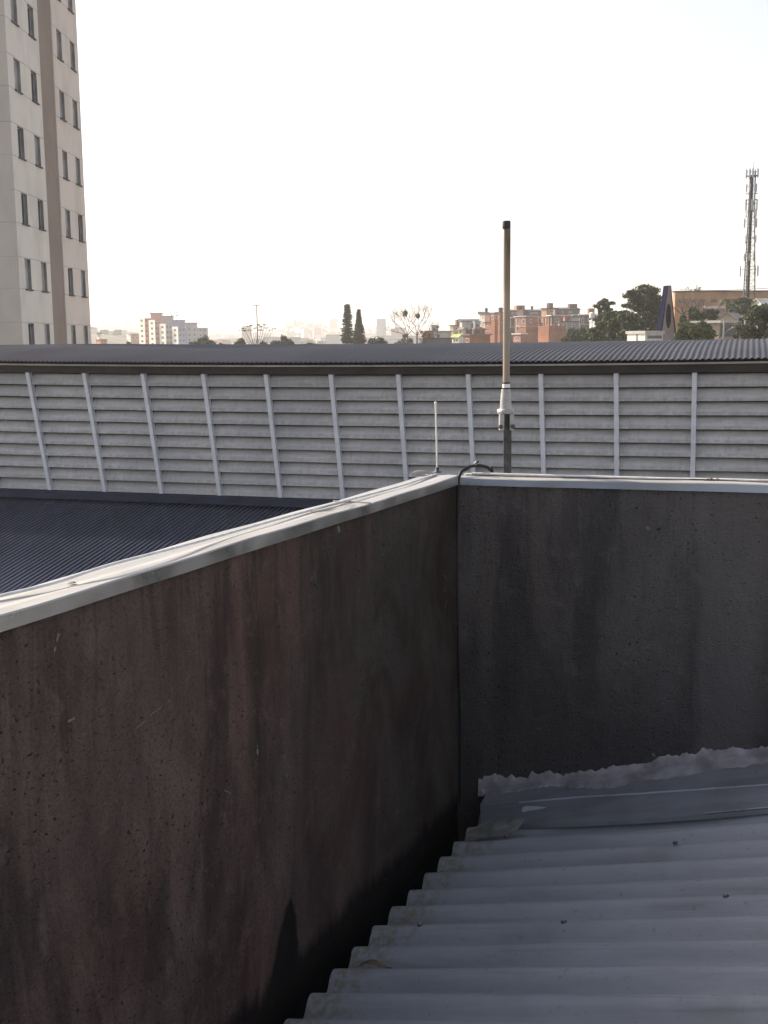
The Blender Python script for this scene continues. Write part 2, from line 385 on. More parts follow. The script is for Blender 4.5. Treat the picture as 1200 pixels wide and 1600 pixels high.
pr = empty('parapet_wall', C0, rzR, 'blackish grey parapet wall on the right facing the camera behind the sheet roof', 'wall')
b = MB(); b.box(.0, 7.5, 0, .16, GZ - C0.z, 0)
chip(b, seg((880, 1055), (980, 1048), 14, wr_pt, 4, 21), .004, 21)
chip(b, seg((945, 1052), (1000, 1010), 10, wr_pt, 3, 22), .003, 22)
chip(b, seg((875, 960), (888, 950), 3, wr_pt, 1, 23), .003, 23)
chip(b, seg((800, 1125), (845, 1130), 8, wr_pt, 2, 24), .003, 24)
chip(b, seg((1010, 822), (1014, 828), 2, wr_pt, 1, 25), .016, 25)
chip(b, seg((962, 1180), (966, 1183), 2, wr_pt, 1, 26), .012, 26)
chip(b, seg((1019, 1178), (1024, 1182), 2, wr_pt, 1, 27), .014, 27)
for i in range(50):
    x, y = r_.uniform(740, 1195), r_.uniform(790, 1160)
    chip(b, [wr_pt(x, y), wr_pt(x + r_.uniform(-3, 3), y + r_.uniform(2, 4))], r_.uniform(.002, .005), i + 130)
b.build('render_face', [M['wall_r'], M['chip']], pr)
cr = coping(pr, .018, 7.5, -.013, .185, .036, -.10, None, 4)
for xs in (2.6,):
    b = MB(); b.box(xs, xs + .004, -.0140, .186, -.003, .0385); b.build('lap_joint', M['zinc_side'], cr)

# gutter between the left wall and the eave
gut = MB()
gut.add([(-9, -.003, -1.715), (.0, -.003, -1.80), (.0, -.003, -1.90), (-9, -.003, -1.90)], [(0, 1, 2, 3)])
gut.box(-9, -.02, -.30, -.004, -1.91, -1.90)
gut.box(-9, -.02, -.31, -.301, -1.91, -1.73)
g = gut.build('gutter', M['gutter'], None, C0, rzL)
tag(g, 'black bitumen lined gutter between brown wall and grey sheet eave', 'gutter')

# corrugated fibre cement roof: local x up the slope, local y back towards the camera along the eave, z normal-ish
SL = radians(13.5)
E0 = C0 + nL * .155 + L * 0.0; E0.z = -2.346
ux = (nL * cos(SL) + V((0, 0, sin(SL)))); uy = -L; uz = ux.cross(uy)
if uz.z < 0: uz = -uz
roof = empty('corrugated_roof', E0, 0, 'grey corrugated fibre cement roof rising to the right in the foreground', 'roof')
roof.matrix_world = Matrix(((ux.x, uy.x, uz.x, E0.x), (ux.y, uy.y, uz.y, E0.y), (ux.z, uy.z, uz.z, E0.z), (0, 0, 0, 1)))
PITCH = .177; AMP = .0255; Y0 = .44                    # a crest at local y = .44 + k * .177
def rz_(y):                                            # steeper-sided wave of fibre cement sheet
    c = cos(2 * pi * (y - Y0) / PITCH); return AMP * (c * 1.0) - AMP
def sheet(y0, y1, x0, x1, lift, seed):
    r = random.Random(seed); b = MB(); nx, ny = 8, int((y1 - y0) / PITCH * 14); t = .008
    jx = [r.uniform(-.003, .003) for _ in range(ny + 1)]
    sk = r.uniform(-.006, .006)
    def top(i, j):
        y = y0 + (y1 - y0) * j / ny; x = x0 + (x1 - x0) * i / nx
        if i == 0: x += sk * (y - y0) + jx[j] * .4
        return V((x, y, rz_(y) + lift + .0015 * mnoise.noise(V((x * 2, y * 5, seed)))))
    T = [[top(i, j) for j in range(ny + 1)] for i in range(nx + 1)]
    vs = [v for row in T for v in row]; B = [v - V((0, 0, t)) for v in vs]
    b.add(vs, [(i * (ny + 1) + j, (i + 1) * (ny + 1) + j, (i + 1) * (ny + 1) + j + 1, i * (ny + 1) + j + 1) for i in range(nx) for j in range(ny)], 0, True)
    b.add(B, [(i * (ny + 1) + j + 1, (i + 1) * (ny + 1) + j + 1, (i + 1) * (ny + 1) + j, i * (ny + 1) + j) for i in range(nx) for j in range(ny)], 0, True)
    for j in range(ny): b.add([T[0][j], T[0][j + 1], T[0][j + 1] - V((0, 0, t)), T[0][j] - V((0, 0, t))], [(0, 1, 2, 3)])
    for i in range(nx):
        for j, sgn in ((0, 1), (ny, -1)):
            b.add([T[i][j], T[i + 1][j], T[i + 1][j] - V((0, 0, t)), T[i][j] - V((0, 0, t))], [(0, 1, 2, 3)])
    o = b.build('roof_sheet', M['fibre'], roof)
    return o
ys = Y0 - PITCH * 2.5
k = 0
while ys < 7.5:
    sheet(ys + (.02 if k else 0), ys + PITCH * 6.35, 0.0, 2.44, (.0 if k % 2 == 0 else .0085), k)
    sheet(ys, ys + PITCH * 6.35, 2.28, 4.6, .009 + (.0 if k % 2 == 0 else .0085), k + 40)
    ys += PITCH * 6; k += 1
# timber under the eave that carries the sheets
b = MB(); b.box(.10, .16, -.1, 7.4, -.17, -.062); b.box(2.3, 2.36, -.1, 7.4, -.17, -.062); b.build('purlin', M['soffit'], roof)
def screw(x, kc):
    y = Y0 + PITCH * kc; b = MB()
    b.lathe([(.011, -.001), (.0115, .002), (.008, .004)], (x, y, .0085), 14, 0)
    b.lathe([(.005, .0035), (.005, .010), (.004, .011)], (x, y, .0085), 6, 1, False)
    b.build('roof_screw', [M['steel_dark'], M['steel']], roof)
for x, kc in ((.21, 5), (.81, 5), (.27, 0), (1.09, 1), (1.38, 4)): screw(x, kc)

# flashing along the right wall, laid over the last wave, and the cement smeared above it
rn = uz; crest = E0
def onroof(x, y, h): return onplane(x, y, crest + uz * h, uz)
fl = empty('wall_flashing', C0 + Rv * .2 + V((0, 0, -1.75)), rzR, 'bent blue grey metal flashing between dark wall and sheet roof', 'flashing')
floc = fl.location.copy()
def inF(p):
    d = p - floc; return V((d.dot(Rv), d.dot(nR), d.z))
low = [(752, 1291), (810, 1288), (900, 1285), (1000, 1280), (1100, 1273), (1200, 1264), (1420, 1246), (1900, 1205)]
mid = [(750, 1258), (810, 1255), (900, 1247), (1000, 1241), (1100, 1234), (1200, 1227), (1420, 1211), (1900, 1174)]
Pl = [onroof(x, y, .012) for x, y in low]; Pm = [onroof(x, y, .05) for x, y in mid]
Pw = []
for p in Pm:
    d = p - C0; u = d.dot(Rv) + .02; q = C0 + Rv * u - nR * .012; q.z = p.z + .035; Pw.append(q)
Pl0 = [p - V((0, 0, .022)) for p in Pl]
b = MB()
def strip(b, A, B, mi=0, sm=False):
    n = len(A); vs = [inF(p) for p in A] + [inF(p) for p in B]
    b.add(vs, [(i, i + 1, n + i + 1, n + i) for i in range(n - 1)], mi, sm)
strip(b, Pl0, Pl, 0); strip(b, Pl, Pm)
Pm2 = [p + (q - p).normalized() * .011 + V((0, 0, .002)) for p, q in zip(Pm, Pw)]
strip(b, Pm[:2], Pm2[:2], 0); strip(b, Pm[1:], Pm2[1:], 1); strip(b, Pm2, Pw)
Pl2 = [p + (q - p).normalized() * .009 + V((0, 0, .005)) for p, q in zip(Pl, Pm)]
strip(b, [p + V((0, 0, .005)) for p in Pl[4:]], Pl2[4:], 1)
b.build('metal_strip', [M['flash'], zinc_mat('sky_gleam_zinc', (.50, .54, .60), (.24, .25, .28), .34, .5)], fl)  # second material: sky gleam on bend and lip, painted as paler strips
# cement band on the wall with a ragged upper edge
top_px = [(748, 1214), (770, 1209), (800, 1213), (822, 1216), (832, 1207), (845, 1211), (860, 1201), (880, 1210), (910, 1204), (935, 1203), (960, 1196), (985, 1196), (1010, 1190), (1035, 1180), (1060, 1178), (1085, 1180), (1098, 1168), (1120, 1172), (1145, 1166), (1165, 1170), (1200, 1166), (1420, 1150), (1900, 1120)]
tp = [inR(onplane(x, y, C0, nR)) for x, y in top_px]
tw = [inR(p) for p in Pw]
def interp(P, u):
    for a, c in zip(P[:-1], P[1:]):
        if a.x <= u <= c.x: return a.z + (c.z - a.z) * (u - a.x) / (c.x - a.x + 1e-9)
    return P[0].z if u < P[0].x else P[-1].z
u0, u1 = tp[0].x, 3.2
b = MB(); NU, NV = 420, 14
off = inF(C0)
def mf(i, j):
    u = u0 + (u1 - u0) * i; zt = interp(tp, u) + .020 * mnoise.noise(V((u * 11, 3, 0))) + .016 * mnoise.noise(V((u * 38, 9, 0))) + .010 * mnoise.noise(V((u * 90, 2, 0)))
    zb = interp(tw, u) - .03
    z = zb + (zt - zb) * j
    lump = .006 + .007 * mnoise.noise(V((u * 9, z * 12, 1))) + .004 * mnoise.noise(V((u * 30, z * 30, 4)))
    y = -(.004 + max(0, lump) * (1 - j ** 6) + .012 * (1 - j) ** 2)
    return off + V((u, y, z))
b.grid(mf, NU, NV)
# the smear folds forward onto the flat of the flashing, thinner and more broken
def mf2(i, j):
    u = u0 + .02 + (u1 - u0) * i
    a = interp(tw, u)
    reach = .10 + .06 * mnoise.noise(V((u * 5, 1, 7))) + .04 * mnoise.noise(V((u * 30, 1, 7))) + .025 * mnoise.noise(V((u * 80, 1, 3)))
    reach *= ss(.45, 1.0, u) * 2.6 + .30
    t = j * reach
    return off + V((u, -.014 - t, a + .012 - .035 * t / .16 + .004 * mnoise.noise(V((u * 20, t * 40, 2))) - (.013 if j > .95 else 0) - .006 * j))
b.grid(mf2, NU, 10)
b.build('cement_band', M['mortar'], fl)

# broken piece of sheet on the topmost wave beside the flashing
def frag():
    out = [(-.02, .03), (.05, -.02), (.16, -.035), (.26, -.03), (.235, .03), (.16, .075), (.05, .085), (.0, .07)]
    b = MB(); n = len(out)
    def z(x, y): return .03 + rz_(.30 + y * .8) * .7 + .03 + .05 * max(0, x - .12)
    T = [V((x, y, z(x, y))) for x, y in out]; c = V((.12, .03, z(.12, .03) + .008))
    b.add(T + [c], [(i, (i + 1) % n, n) for i in range(n)], 0)
    B = [v - V((0, 0, .007)) for v in T]; b.add(B + [c - V((0, 0, .007))], [((i + 1) % n, i, n) for i in range(n)], 0)
    for i in range(n): b.add([T[i], T[(i + 1) % n], B[(i + 1) % n], B[i]], [(0, 3, 2, 1)], 0)
    return b
o = frag().build('sheet_fragment', simple('mossy_fibre_cement', (.13, .13, .12), .95, 0, .35, 14, .5), None)
fp = onroof(742, 1306, .0)
o.matrix_world = Matrix(((ux.x, uy.x, uz.x, fp.x), (ux.y, uy.y, uz.y, fp.y), (ux.z, uy.z, uz.z, fp.z), (0, 0, 0, 1)))
tag(o, 'broken fibre cement scrap lying on top wave beside the flashing corner', 'sheet scrap')
# curled dry leaf in a valley
b = MB(); n = 10
def lf(i, j): 
    x = (i - .5) * .13; wd = .016 * (sin(pi * min(1, max(0, i * 1.15))) ** .7 + .08); y = (j - .5) * 2 * wd
    return V((x, y, .010 + .010 * abs(j - .5) + .012 * sin(i * 5)))
b.grid(lf, 14, 4); b.tube([(-.06, 0, .012), (-.10, .003, .006)], .0015, 5)
o = b.build('dry_leaf', M['leaf'], None)
lp = onroof(588, 1513, -.005)
o.matrix_world = Matrix(((ux.x, uy.x, uz.x, lp.x), (ux.y, uy.y, uz.y, lp.y), (ux.z, uy.z, uz.z, lp.z), (0, 0, 0, 1)))
tag(o, 'curled brown dry leaf lying on the grey sheet roof', 'leaf')
# peeling strip on the flashing
b = MB(); b.grid(lambda i, j: V((i * .14 - .07, (j - .5) * .03 * (1 - .5 * i) + .01 * i, .004 + .012 * sin(i * 3) * j)), 10, 3)
sp = Pl[1] * .35 + Pm[1] * .65
o = b.build('film_scrap', M['scrap'], None, sp + Rv * .09 - nR * .012 + V((0, 0, .012)), rzR - .12)
o.rotation_euler = (.6, -.06, rzR - .12)
tag(o, 'pale torn strip of film peeling on the metal flashing', 'scrap')

# ------------------------------------------------------------------ cables and rods on the coping
ZT = C0.z + .042
def onz(x, y, z): d = ray(x, y); return d * (z / d.z)
def smooth(pts, n=8):
    P = [V(p) for p in pts]; o = []
    for i in range(len(P) - 1):
        p0, p1, p2, p3 = P[max(i - 1, 0)], P[i], P[i + 1], P[min(i + 2, len(P) - 1)]
        for k in range(n):
            t = k / n
            o.append(.5 * ((2 * p1) + (p2 - p0) * t + (2 * p0 - 5 * p1 + 4 * p2 - p3) * t * t + (3 * p1 - p0 - 3 * p2 + p3) * t ** 3))
    o.append(P[-1]); return o
def wire(name, pts, r, m, label, cat='cable', n=8):
    b = MB(); b.tube(smooth(pts), r if not isinstance(r, tuple) else [r[0] + (r[1] - r[0]) * min(1, i / (len(pts) * 4.0)) for i in range(len(smooth(pts)))], n); o = b.build(name, m, None); tag(o, label, cat); return o
cp = [(-60, 944, .008), (0, 931, .008), (83, 911, .012), (167, 884, .028), (250, 862, .026), (333, 840, .018), (417, 816, .012), (500, 793, .008), (560, 777, .007), (620, 761, .007), (660, 748, .007), (681, 741, .008)]
pts = [onz(x, y, ZT + h) for x, y, h in cp]
wire('white_cable', [pts[0] - L * 2.0, pts[0] - L * 1.2, pts[0] - L * .5] + pts, .0048, M['white_pvc'], 'white cable lying along the left coping up to the thin rod')
wire('grey_wire', [onz(486, 799, ZT + .004), onz(498, 795, ZT + .02), onz(520, 789, ZT + .028), onz(548, 783, ZT + .012), onz(530, 790, ZT + .006), onz(512, 797, ZT + .005), onz(490, 800, ZT + .004)], .0022, M['grey_wire'], 'thin grey wire loop tied on the left coping halfway to the corner', 'wire', 6)
b = MB(); b.lathe([(.006, 0), (.013, .001), (.011, .003), (.003, .004)], (0, 0, 0), 8)
o = b.build('mortar_crumb', M['grey_wire'], None, onz(112, 911, ZT + .001)); tag(o, 'small dark smudge of dirt stuck on the left coping near the frame edge', 'crumb')
wire('wire_coil', [onz(640, 745, ZT + .004), onz(644, 739, ZT + .012), onz(655, 736, ZT + .03), onz(668, 736.5, ZT + .03), onz(672, 741, ZT + .012), onz(660, 743, ZT + .006), onz(650, 741, ZT + .014), onz(662, 738, ZT + .02), onz(684, 741, ZT + .006)], .0022, M['grey_wire'], 'loose coil of thin grey wire at the foot of the white rod', 'wire', 6)
# white rod
rp = C0 + nL * -.150 + L * .105; rp.z = ZT - .001
rod = empty('lightning_rod', rp, 0, 'thin white upright rod standing on the coping near the corner', 'rod')
b = MB(); b.tube([(0, 0, .0), (-.003, 0, .18), (-.007, 0, .347)], .0045, 10); b.lathe([(.0045, 0), (.0062, .002), (.0062, .012), (.003, .015)], (-.007, 0, .342), 10); b.build('rod_shaft', M['rod'], rod)
b = MB(); b.lathe([(.022, 0), (.022, .004), (.010, .006), (.010, .022), (.006, .026)], (0, 0, 0), 14); b.build('base_clamp', M['steel_dark'], rod)
# black cable over the corner and down the inside
cc = C0 + V((0, 0, .045))
def W(u, o_, z): return C0 + Rv * u + nR * o_ + V((0, 0, z))
wire('black_cable', [W(.012, -.006, -1.65), W(.016, -.006, -1.2), W(.004, -.006, -.75), W(.0, -.008, -.35), W(.004, -.012, -.08), W(.008, -.020, .0), W(.014, -.010, .048), W(.030, .03, .072), W(.062, .09, .082), W(.10, .14, .076), W(.125, .18, .055), W(.13, .205, .0), W(.13, .21, -.6)], (.0035, .0085), M['black_cable'], 'black cable looping over the corner coping and hanging down the corner')
wire('connector_lead', [W(-.02, .10, .043), W(.02, .09, .06), W(.06, .085, .085), W(.075, .08, .098), W(.09, .06, .105)], .005, M['black_cable'], 'short dark lead with a grey plug standing above the corner coping', 'lead')
o = bpy.data.objects.get('connector_lead')
b = MB(); b.tube([W(.072, .08, .094), W(.086, .065, .106)], .0085, 8); b.tube([W(.078, .07, .10), W(.082, .068, .118)], .004, 6); b.build('plug', M['steel'], o)
wire('white_cable', [W(.05, .10, .043), W(.3, .095, .043), W(.7, .10, .042), W(1.1, .085, .043), W(1.6, .10, .043), W(3, .09, .043), W(6, .1, .043)], .0055, M['white_pvc'], 'white cable lying along the right coping')
wire('brown_wire', [W(.03, .06, .040), W(.3, .05, .040), W(.75, .045, .041), W(1.0, .06, .041), W(1.2, .085, .044), W(1.32, .07, .041), W(1.7, .05, .041), W(4, .05, .041)], .003, M['leaf'], 'thin brown wire wandering along the right coping', 'wire', 6)
b = MB()
for k_ in range(5): b.box(-.004 + .014 * k_, .006 + .014 * k_, -.006 + .002 * (k_ % 2), .006, 0, .006 + .003 * (k_ % 3))
o = b.build('tie_scrap', M['leaf'], None, W(1.17, .07, .040), rzR + .2); tag(o, 'small reddish scrap of tie wire on the right coping', 'scrap')

# ------------------------------------------------------------------ fibreglass antenna on its steel post
ap = V((.612, 5.737, -.34))
ant = empty('omni_antenna', ap, 0, 'tall fibreglass stick antenna with black cap behind the right coping', 'antenna')
ant.rotation_euler = (0, 0, 0)
b = MB(); b.lathe([(.0168, .10), (.0170, .3), (.0172, .87), (.0158, .885)], (0, 0, 0), 24); b.build('radome', M['fibreglass'], ant)
b = MB(); b.lathe([(.0185, .872), (.0200, .875), (.0200, .905), (.0185, .910)], (-.003, 0, 0), 24); b.build('top_cap', M['black_plastic'], ant)
b = MB(); b.lathe([(.0200, .098), (.0200, .104)], (0, 0, 0), 24); b.lathe([(.0200, .124), (.0200, .131)], (0, 0, 0), 24); b.build('clamp_ring', M['black_plastic'], ant)
b = MB(); b.lathe([(.0192, .1045), (.0192, .1235)], (0, 0, 0), 24); b.build('rating_sticker', M['label'], ant)
b = MB(); b.lathe([(.030, .0), (.029, .012), (.0265, .05), (.0225, .097)], (-.002, 0, 0), 24)
b.lathe([(.040, -.024), (.043, -.018), (.043, -.003), (.036, .0)], (-.002, 0, 0), 6); b.build('base_cone', M['alu'], ant)
b = MB(); b.box(-.033, -.012, -.03, .03, -.105, -.0245); b.box(.016, .037, -.03, .03, -.105, -.0245); b.box(-.010, .014, .012, .028, -.10, -.0245)
br = b.build('mount_bracket', M['alu'], ant)
for x in (-.030, .030):
    b = MB(); b.tube([(x, -.032, -.086), (x, -.046, -.086)], .0115, 6); b.tube([(x, -.046, -.086), (x, -.053, -.086)], .006, 8)
    b.build('bolt', M['steel_dark'], br)
b = MB(); b.box(-.008, .026, -.002, .004, -4.0, .015); b.box(.022, .028, .005, .032, -4.0, .015); b.box(-.012, -.0085, -.004, .010, -4.0, -.02)
b.box(.0265, .034, -.006, .004, -.03, -.012)
b.build('angle_post', M['steel_dark'], ant)

# ------------------------------------------------------------------ factory hall with louvred wall
HA = radians(17.5); hn = V((sin(HA), cos(HA), 0)); ht = V((cos(HA), -sin(HA), 0)); hd = 24 * cos(HA)
rzH = atan2(ht.y, ht.x)
ho = hn * hd + ht * -7.2; ho.z = GZ
hall = empty('factory_hall', ho, rzH, 'long factory hall with pale louvred wall and dark arched sheet roof', 'building')
# local: x along the wall, y into the building, z from ground
def sag(x): return .045 * min(1.6, (x / 7.6) ** 2)
ZL = -.69 - GZ; ZB = -3.43 - GZ; TILT = .65
def wallpt(x, s, z_in=0.0):      # s = 0 top .. 1 bottom of louvre wall, z_in = depth behind the front plane
    return V((x, TILT * s + z_in, (ZL + sag(x)) * (1 - s) + ZB * s))
X0, BW = -15.756 + 7.187 - 1.475 * 4, 1.478
NB = 17
for bi in range(NB):
    xa = X0 + BW * bi + .045; xb = X0 + BW * (bi + 1) - .045
    b = MB(); NS = 10; r = random.Random(bi)
    for k_ in range(NS):
        s0 = k_ / NS; s1 = (k_ + 1) / NS
        jit = r.uniform(-.006, .006)
        prof = [(s0 + .0095, .230), (s0 + .0095, .190), (s0 + .024, .165), (s0 + .045, .112), (s0 + .072, .062 + jit), (s0 + .086, .036 + jit), (s0 + .092, .022 + jit), (s0 + .0975, .020 + jit), (s0 + .0995, .026 + jit), (s0 + .0995, .055)]
        nx = 6
        vs = []
        for i in range(nx + 1):
            x = xa + (xb - xa) * i / nx
            for s, dpt in prof: vs.append(wallpt(x, s, dpt + .002 * sin(x * 2 + k_)))
        m_ = len(prof)
        b.add(vs, [(i * m_ + j, (i + 1) * m_ + j, (i + 1) * m_ + j + 1, i * m_ + j + 1) for i in range(nx) for j in range(m_ - 1)], 0, True)
    b.build('louvre_panel', M['louvre'], hall)
for bi in range(NB + 1):
    x = X0 + BW * bi; b = MB()
    vs = [wallpt(x + sx * .045, s, dy) for s in (0, 1) for sx, dy in ((-1, .0), (1, .0), (1, .14), (-1, .14))]
    b.add(vs, [(0, 1, 5, 4), (1, 2, 6, 5), (3, 0, 4, 7), (0, 3, 2, 1), (4, 5, 6, 7)])
    b.build('mullion', M['bar'], hall)
XE = X0 - .5; XF = X0 + BW * NB + .5
b = MB()
b.box(XE, XF, .80, 1.0, ZB - .5, ZL + .0)                       # dark backing behind the slats
b.build('louvre_backing', M['hall_dark'], hall)
b = MB(); NX = 40
def fband(b, y0, y1, z0, z1, mi=0):
    for i in range(NX):
        xa = XE + (XF - XE) * i / NX; xb = XE + (XF - XE) * (i + 1) / NX
        vs = [V((x, y, z + sag(x))) for x in (xa, xb) for y in (y0, y1) for z in (z0, z1)]
        fs = [(0, 1, 5, 4), (2, 6, 7, 3), (0, 4, 6, 2), (1, 3, 7, 5)]
        if i == 0: fs.append((0, 2, 3, 1))
        if i == NX - 1: fs.append((4, 5, 7, 6))
        b.add(vs, fs, mi)
fband(b, -.02, .85, ZL + .002, ZL + .16); b.build('fascia', M['fascia'], hall)
b = MB(); fband(b, -.16, -.025, ZL + .165, ZL + .20); b.build('eave_trim', M['trim'], hall)
b = MB(); fband(b, -.145, .85, ZL + .205, ZL + .25); b.build('eave_soffit', M['hall_dark'], hall)
# arched corrugated roof
WP = .11; y_e, y_c = -.45, 4.9; Rr = ((y_c - y_e) ** 2) / (2 * .34)
def roofz(x, y): return ZL + .265 + .34 - (y - y_c) ** 2 / (2 * Rr) + sag(x) * 1.0
nxs = int((XF - XE) / WP * 6); nys = 16
b = MB()
def rf(u, v):
    x = XE + (XF - XE) * u; y = y_e + (2 * (y_c - y_e)) * v
    fade = 1.0
    return V((x, y, roofz(x, y) + .014 * cos(2 * pi * x / WP) + .004 * mnoise.noise(V((x * .8, y * .5, 3)))))
b.grid(rf, nxs, nys)
vs_e = []
for i in range(nxs + 1):
    p = rf(i / nxs, 0); vs_e += [p, p - V((0, 0, .012))]
b.add(vs_e, [(2 * i, 2 * i + 1, 2 * i + 3, 2 * i + 2) for i in range(nxs)])
b.build('arched_roof', M['roof_hall'], hall)
b = MB()
b.box(XE, XF, 1.02, 10.3, 0, ZL + .05); b.build('hall_wall', M['hall_wall'], hall)
for xx in (XE, XF):
    b = MB(); n_ = 12; top = [(y_e + .5 + (2 * (y_c - y_e) - 1.0) * i / n_) for i in range(n_ + 1)]
    poly = [(y, roofz(xx, y) - .02) for y in top] + [(top[-1], ZL + .052), (top[0], ZL + .052)]
    b.prism(poly, xx - .05, xx + .05, 'x')
    b.build('gable_wall', M['hall_wall'], hall)

# lower warehouse with navy corrugated roof in front of the louvred wall
lo = hn * (hd + TILT) + ht * -7.2; lo.z = GZ
low = empty('lower_warehouse', lo, rzH, 'lower building with navy corrugated roof below the louvred wall', 'building')
ZR = -3.43 - GZ; SR = tan(radians(9.7)); RL = 9.6; WP2 = .118
b = MB()
def rl(u, v):
    x = XE + (XF - XE) * u; y = -.12 - RL * v
    c = cos(2 * pi * x / WP2); c = max(-.55, min(.9, c * 1.2 - .15)) / .9
    return V((x, y, ZR - .10 + SR * y + .018 * c + .004 * mnoise.noise(V((x * .5, y * .7, 8)))))
b.grid(rl, int((XF - XE) / WP2 * 8), 10, 0, False)
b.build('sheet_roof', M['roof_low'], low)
b = MB(); b.grid(lambda u, v: V((XE + (XF - XE) * u, .135 - .62 * v, ZR - .005 - (.0 if v < .05 else .02 + SR * .62 * v - .03 * (v < .3)))), 20, 6, 0, False)
b.box(XE, XF, .0, .14, ZR - .3, ZR - .012)
b.build('ridge_flashing', M['roof_low_flash'], low)
b = MB(); b.box(XE, XF, -RL + .2, -.3, 0, ZR - .25 - SR * RL); b.build('warehouse_wall', M['hall_wall'], low)

# ------------------------------------------------------------------ apartment tower on the left
M['apt_front'] = simple('pale_grey_tower_paint', (.44, .43, .40), .9, 0, .10, .35)
def tower_paint(name, c, dirt):
    k = NT(name, .9, 0, .2)
    a = k.noise(k.map((.5, .5, .35)), 1.0, 5, .6); b_ = k.noise(k.map((2.2, 2.2, .25)), 1.0, 5, .6, .2); f = k.noise(k.map((1, 1, 1)), 6, 4)
    cc = k.mix(k.math('MULTIPLY', k.ramp(a, .42, .66), .55), c, dirt)
    cc = k.mix(k.math('MULTIPLY', k.ramp(b_, .54, .72), .45), cc, dirt)
    cc = k.mix(k.math('MULTIPLY', k.ramp(f, .55, .75), .12), cc, dirt); k.color(cc); return k.m
M['apt_front'] = tower_paint('pale_grey_tower_paint', (.66, .625, .565), (.50, .47, .42))
M['apt_rear'] = tower_paint('pale_pinkish_tower_paint', (.64, .575, .515), (.48, .435, .39))
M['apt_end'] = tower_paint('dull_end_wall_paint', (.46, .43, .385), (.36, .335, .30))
M['apt_band'] = tower_paint('brown_tower_paint', (.285, .235, .200), (.23, .19, .165))
M['joint'] = simple('dark_joint', (.36, .335, .30), .9)
M['sill'] = simple('dark_stone_sill', (.10, .095, .09), .8)
M['shutter'] = simple('grey_slatted_shutter', (.42, .415, .41), .6, .2, .2, 3)
M['shutter_pale'] = simple('cream_shutter', (.42, .38, .31), .7, 0, .1, 3)
M['reveal'] = simple('window_reveal', (.26, .245, .23), .9)
def glass(name, c):
    k = NT(name, .12, 0, .6); k.color(c); return k.m
M['glass'] = glass('dark_window_glass', (.07, .075, .085))
TA = radians(1.6); td = V((sin(TA), cos(TA), 0)); to = V((-14.037, 45.5, GZ)); rzT = atan2(td.y, td.x)
tw_ = empty('apartment_tower', to, rzT, 'tall pale apartment tower with brown vertical band at the left edge', 'building')
# local x away along the windowed wall, local y to its left (building depth), z up
FH = 2.513; ZT0 = .83 - GZ; TOPZ = 13.37 + 2 * FH + 2 - GZ
WX = [.71, 2.71, 6.44, 8.40]; WW, WH = .72, 1.17
rows = range(-4, 8)
def facade(x0, x1, cols, m, y0):
    """wall face with real openings"""
    b = MB(); xs = [x0]
    for c in cols: xs += [c, c + WW]
    xs.append(x1); zs = [0.0]
    for k_ in rows: zs += [ZT0 + FH * k_ - WH, ZT0 + FH * k_]
    zs.append(TOPZ)
    for i in range(len(xs) - 1):
        for j in range(len(zs) - 1):
            if i % 2 == 1 and j % 2 == 1: continue
            b.add([(xs[i], y0, zs[j]), (xs[i + 1], y0, zs[j]), (xs[i + 1], y0, zs[j + 1]), (xs[i], y0, zs[j + 1])], [(0, 1, 2, 3)])
    for c in cols:                                   # reveals
        for k_ in rows:
            za, zb = ZT0 + FH * k_ - WH, ZT0 + FH * k_; q = y0 + .14
            b.add([(c, y0, za), (c, q, za), (c, q, zb), (c, y0, zb)], [(0, 1, 2, 3)], 1)
            b.add([(c + WW, y0, za), (c + WW, q, za), (c + WW, q, zb), (c + WW, y0, zb)], [(3, 2, 1, 0)], 1)
            b.add([(c, y0, zb), (c, q, zb), (c + WW, q, zb), (c + WW, y0, zb)], [(0, 1, 2, 3)], 1)
    for k_ in rows:                                  # joints at slab and sill height
        for zz in (ZT0 + FH * k_ + .02, ZT0 + FH * k_ - WH - .03):
            gaps = [x0] + [v for c in cols for v in (c, c + WW)] + [x1]
            b.box(x0 + .002, x1 - .002, y0 - .004, y0 + .01, zz, zz + .022, 2)
    return b
facade(0, 3.97, WX[:2], None, 0).build('front_wall', [M['apt_front'], M['reveal'], M['joint']], tw_)
facade(5.83, 9.65, WX[2:], None, 0).build('rear_wall', [M['apt_rear'], M['reveal'], M['joint']], tw_)
b = MB(); b.box(3.97, 5.83, .05, .5, 0, TOPZ)
for k_ in rows: b.box(3.98, 5.82, .046, .08, ZT0 + FH * k_ + .02, ZT0 + FH * k_ + .04, 1)
b.box(3.80, 3.968, .002, .12, 0, TOPZ - .01, 2)
b.box(5.832, 5.86, .003, .12, 0, TOPZ - .01, 3)
b.build('brown_band', [M['apt_band'], M['reveal'], M['apt_front'], M['apt_rear']], tw_)
b = MB(); b.box(-.0, .0, 0, 0, 0, 0)
b = MB(); b.add([(0, 0, 0), (0, 16, 0), (0, 16, TOPZ), (0, 0, TOPZ)], [(0, 1, 2, 3)])
b.add([(9.65, 0, 0), (9.65, 16, 0), (9.65, 16, TOPZ), (9.65, 0, TOPZ)], [(3, 2, 1, 0)]); b.add([(0, 16, 0), (9.65, 16, 0), (9.65, 16, TOPZ), (0, 16, TOPZ)], [(0, 1, 2, 3)])
b.add([(0, 0, TOPZ), (9.65, 0, TOPZ), (9.65, 16, TOPZ), (0, 16, TOPZ)], [(0, 1, 2, 3)])
for k_ in rows:
    for zz in (ZT0 + FH * k_ + .02, ZT0 + FH * k_ - WH - .03): b.box(-.005, .01, .0, 15.9, zz, zz + .022, 1)
b.build('end_wall', [M['apt_end'], M['joint']], tw_)
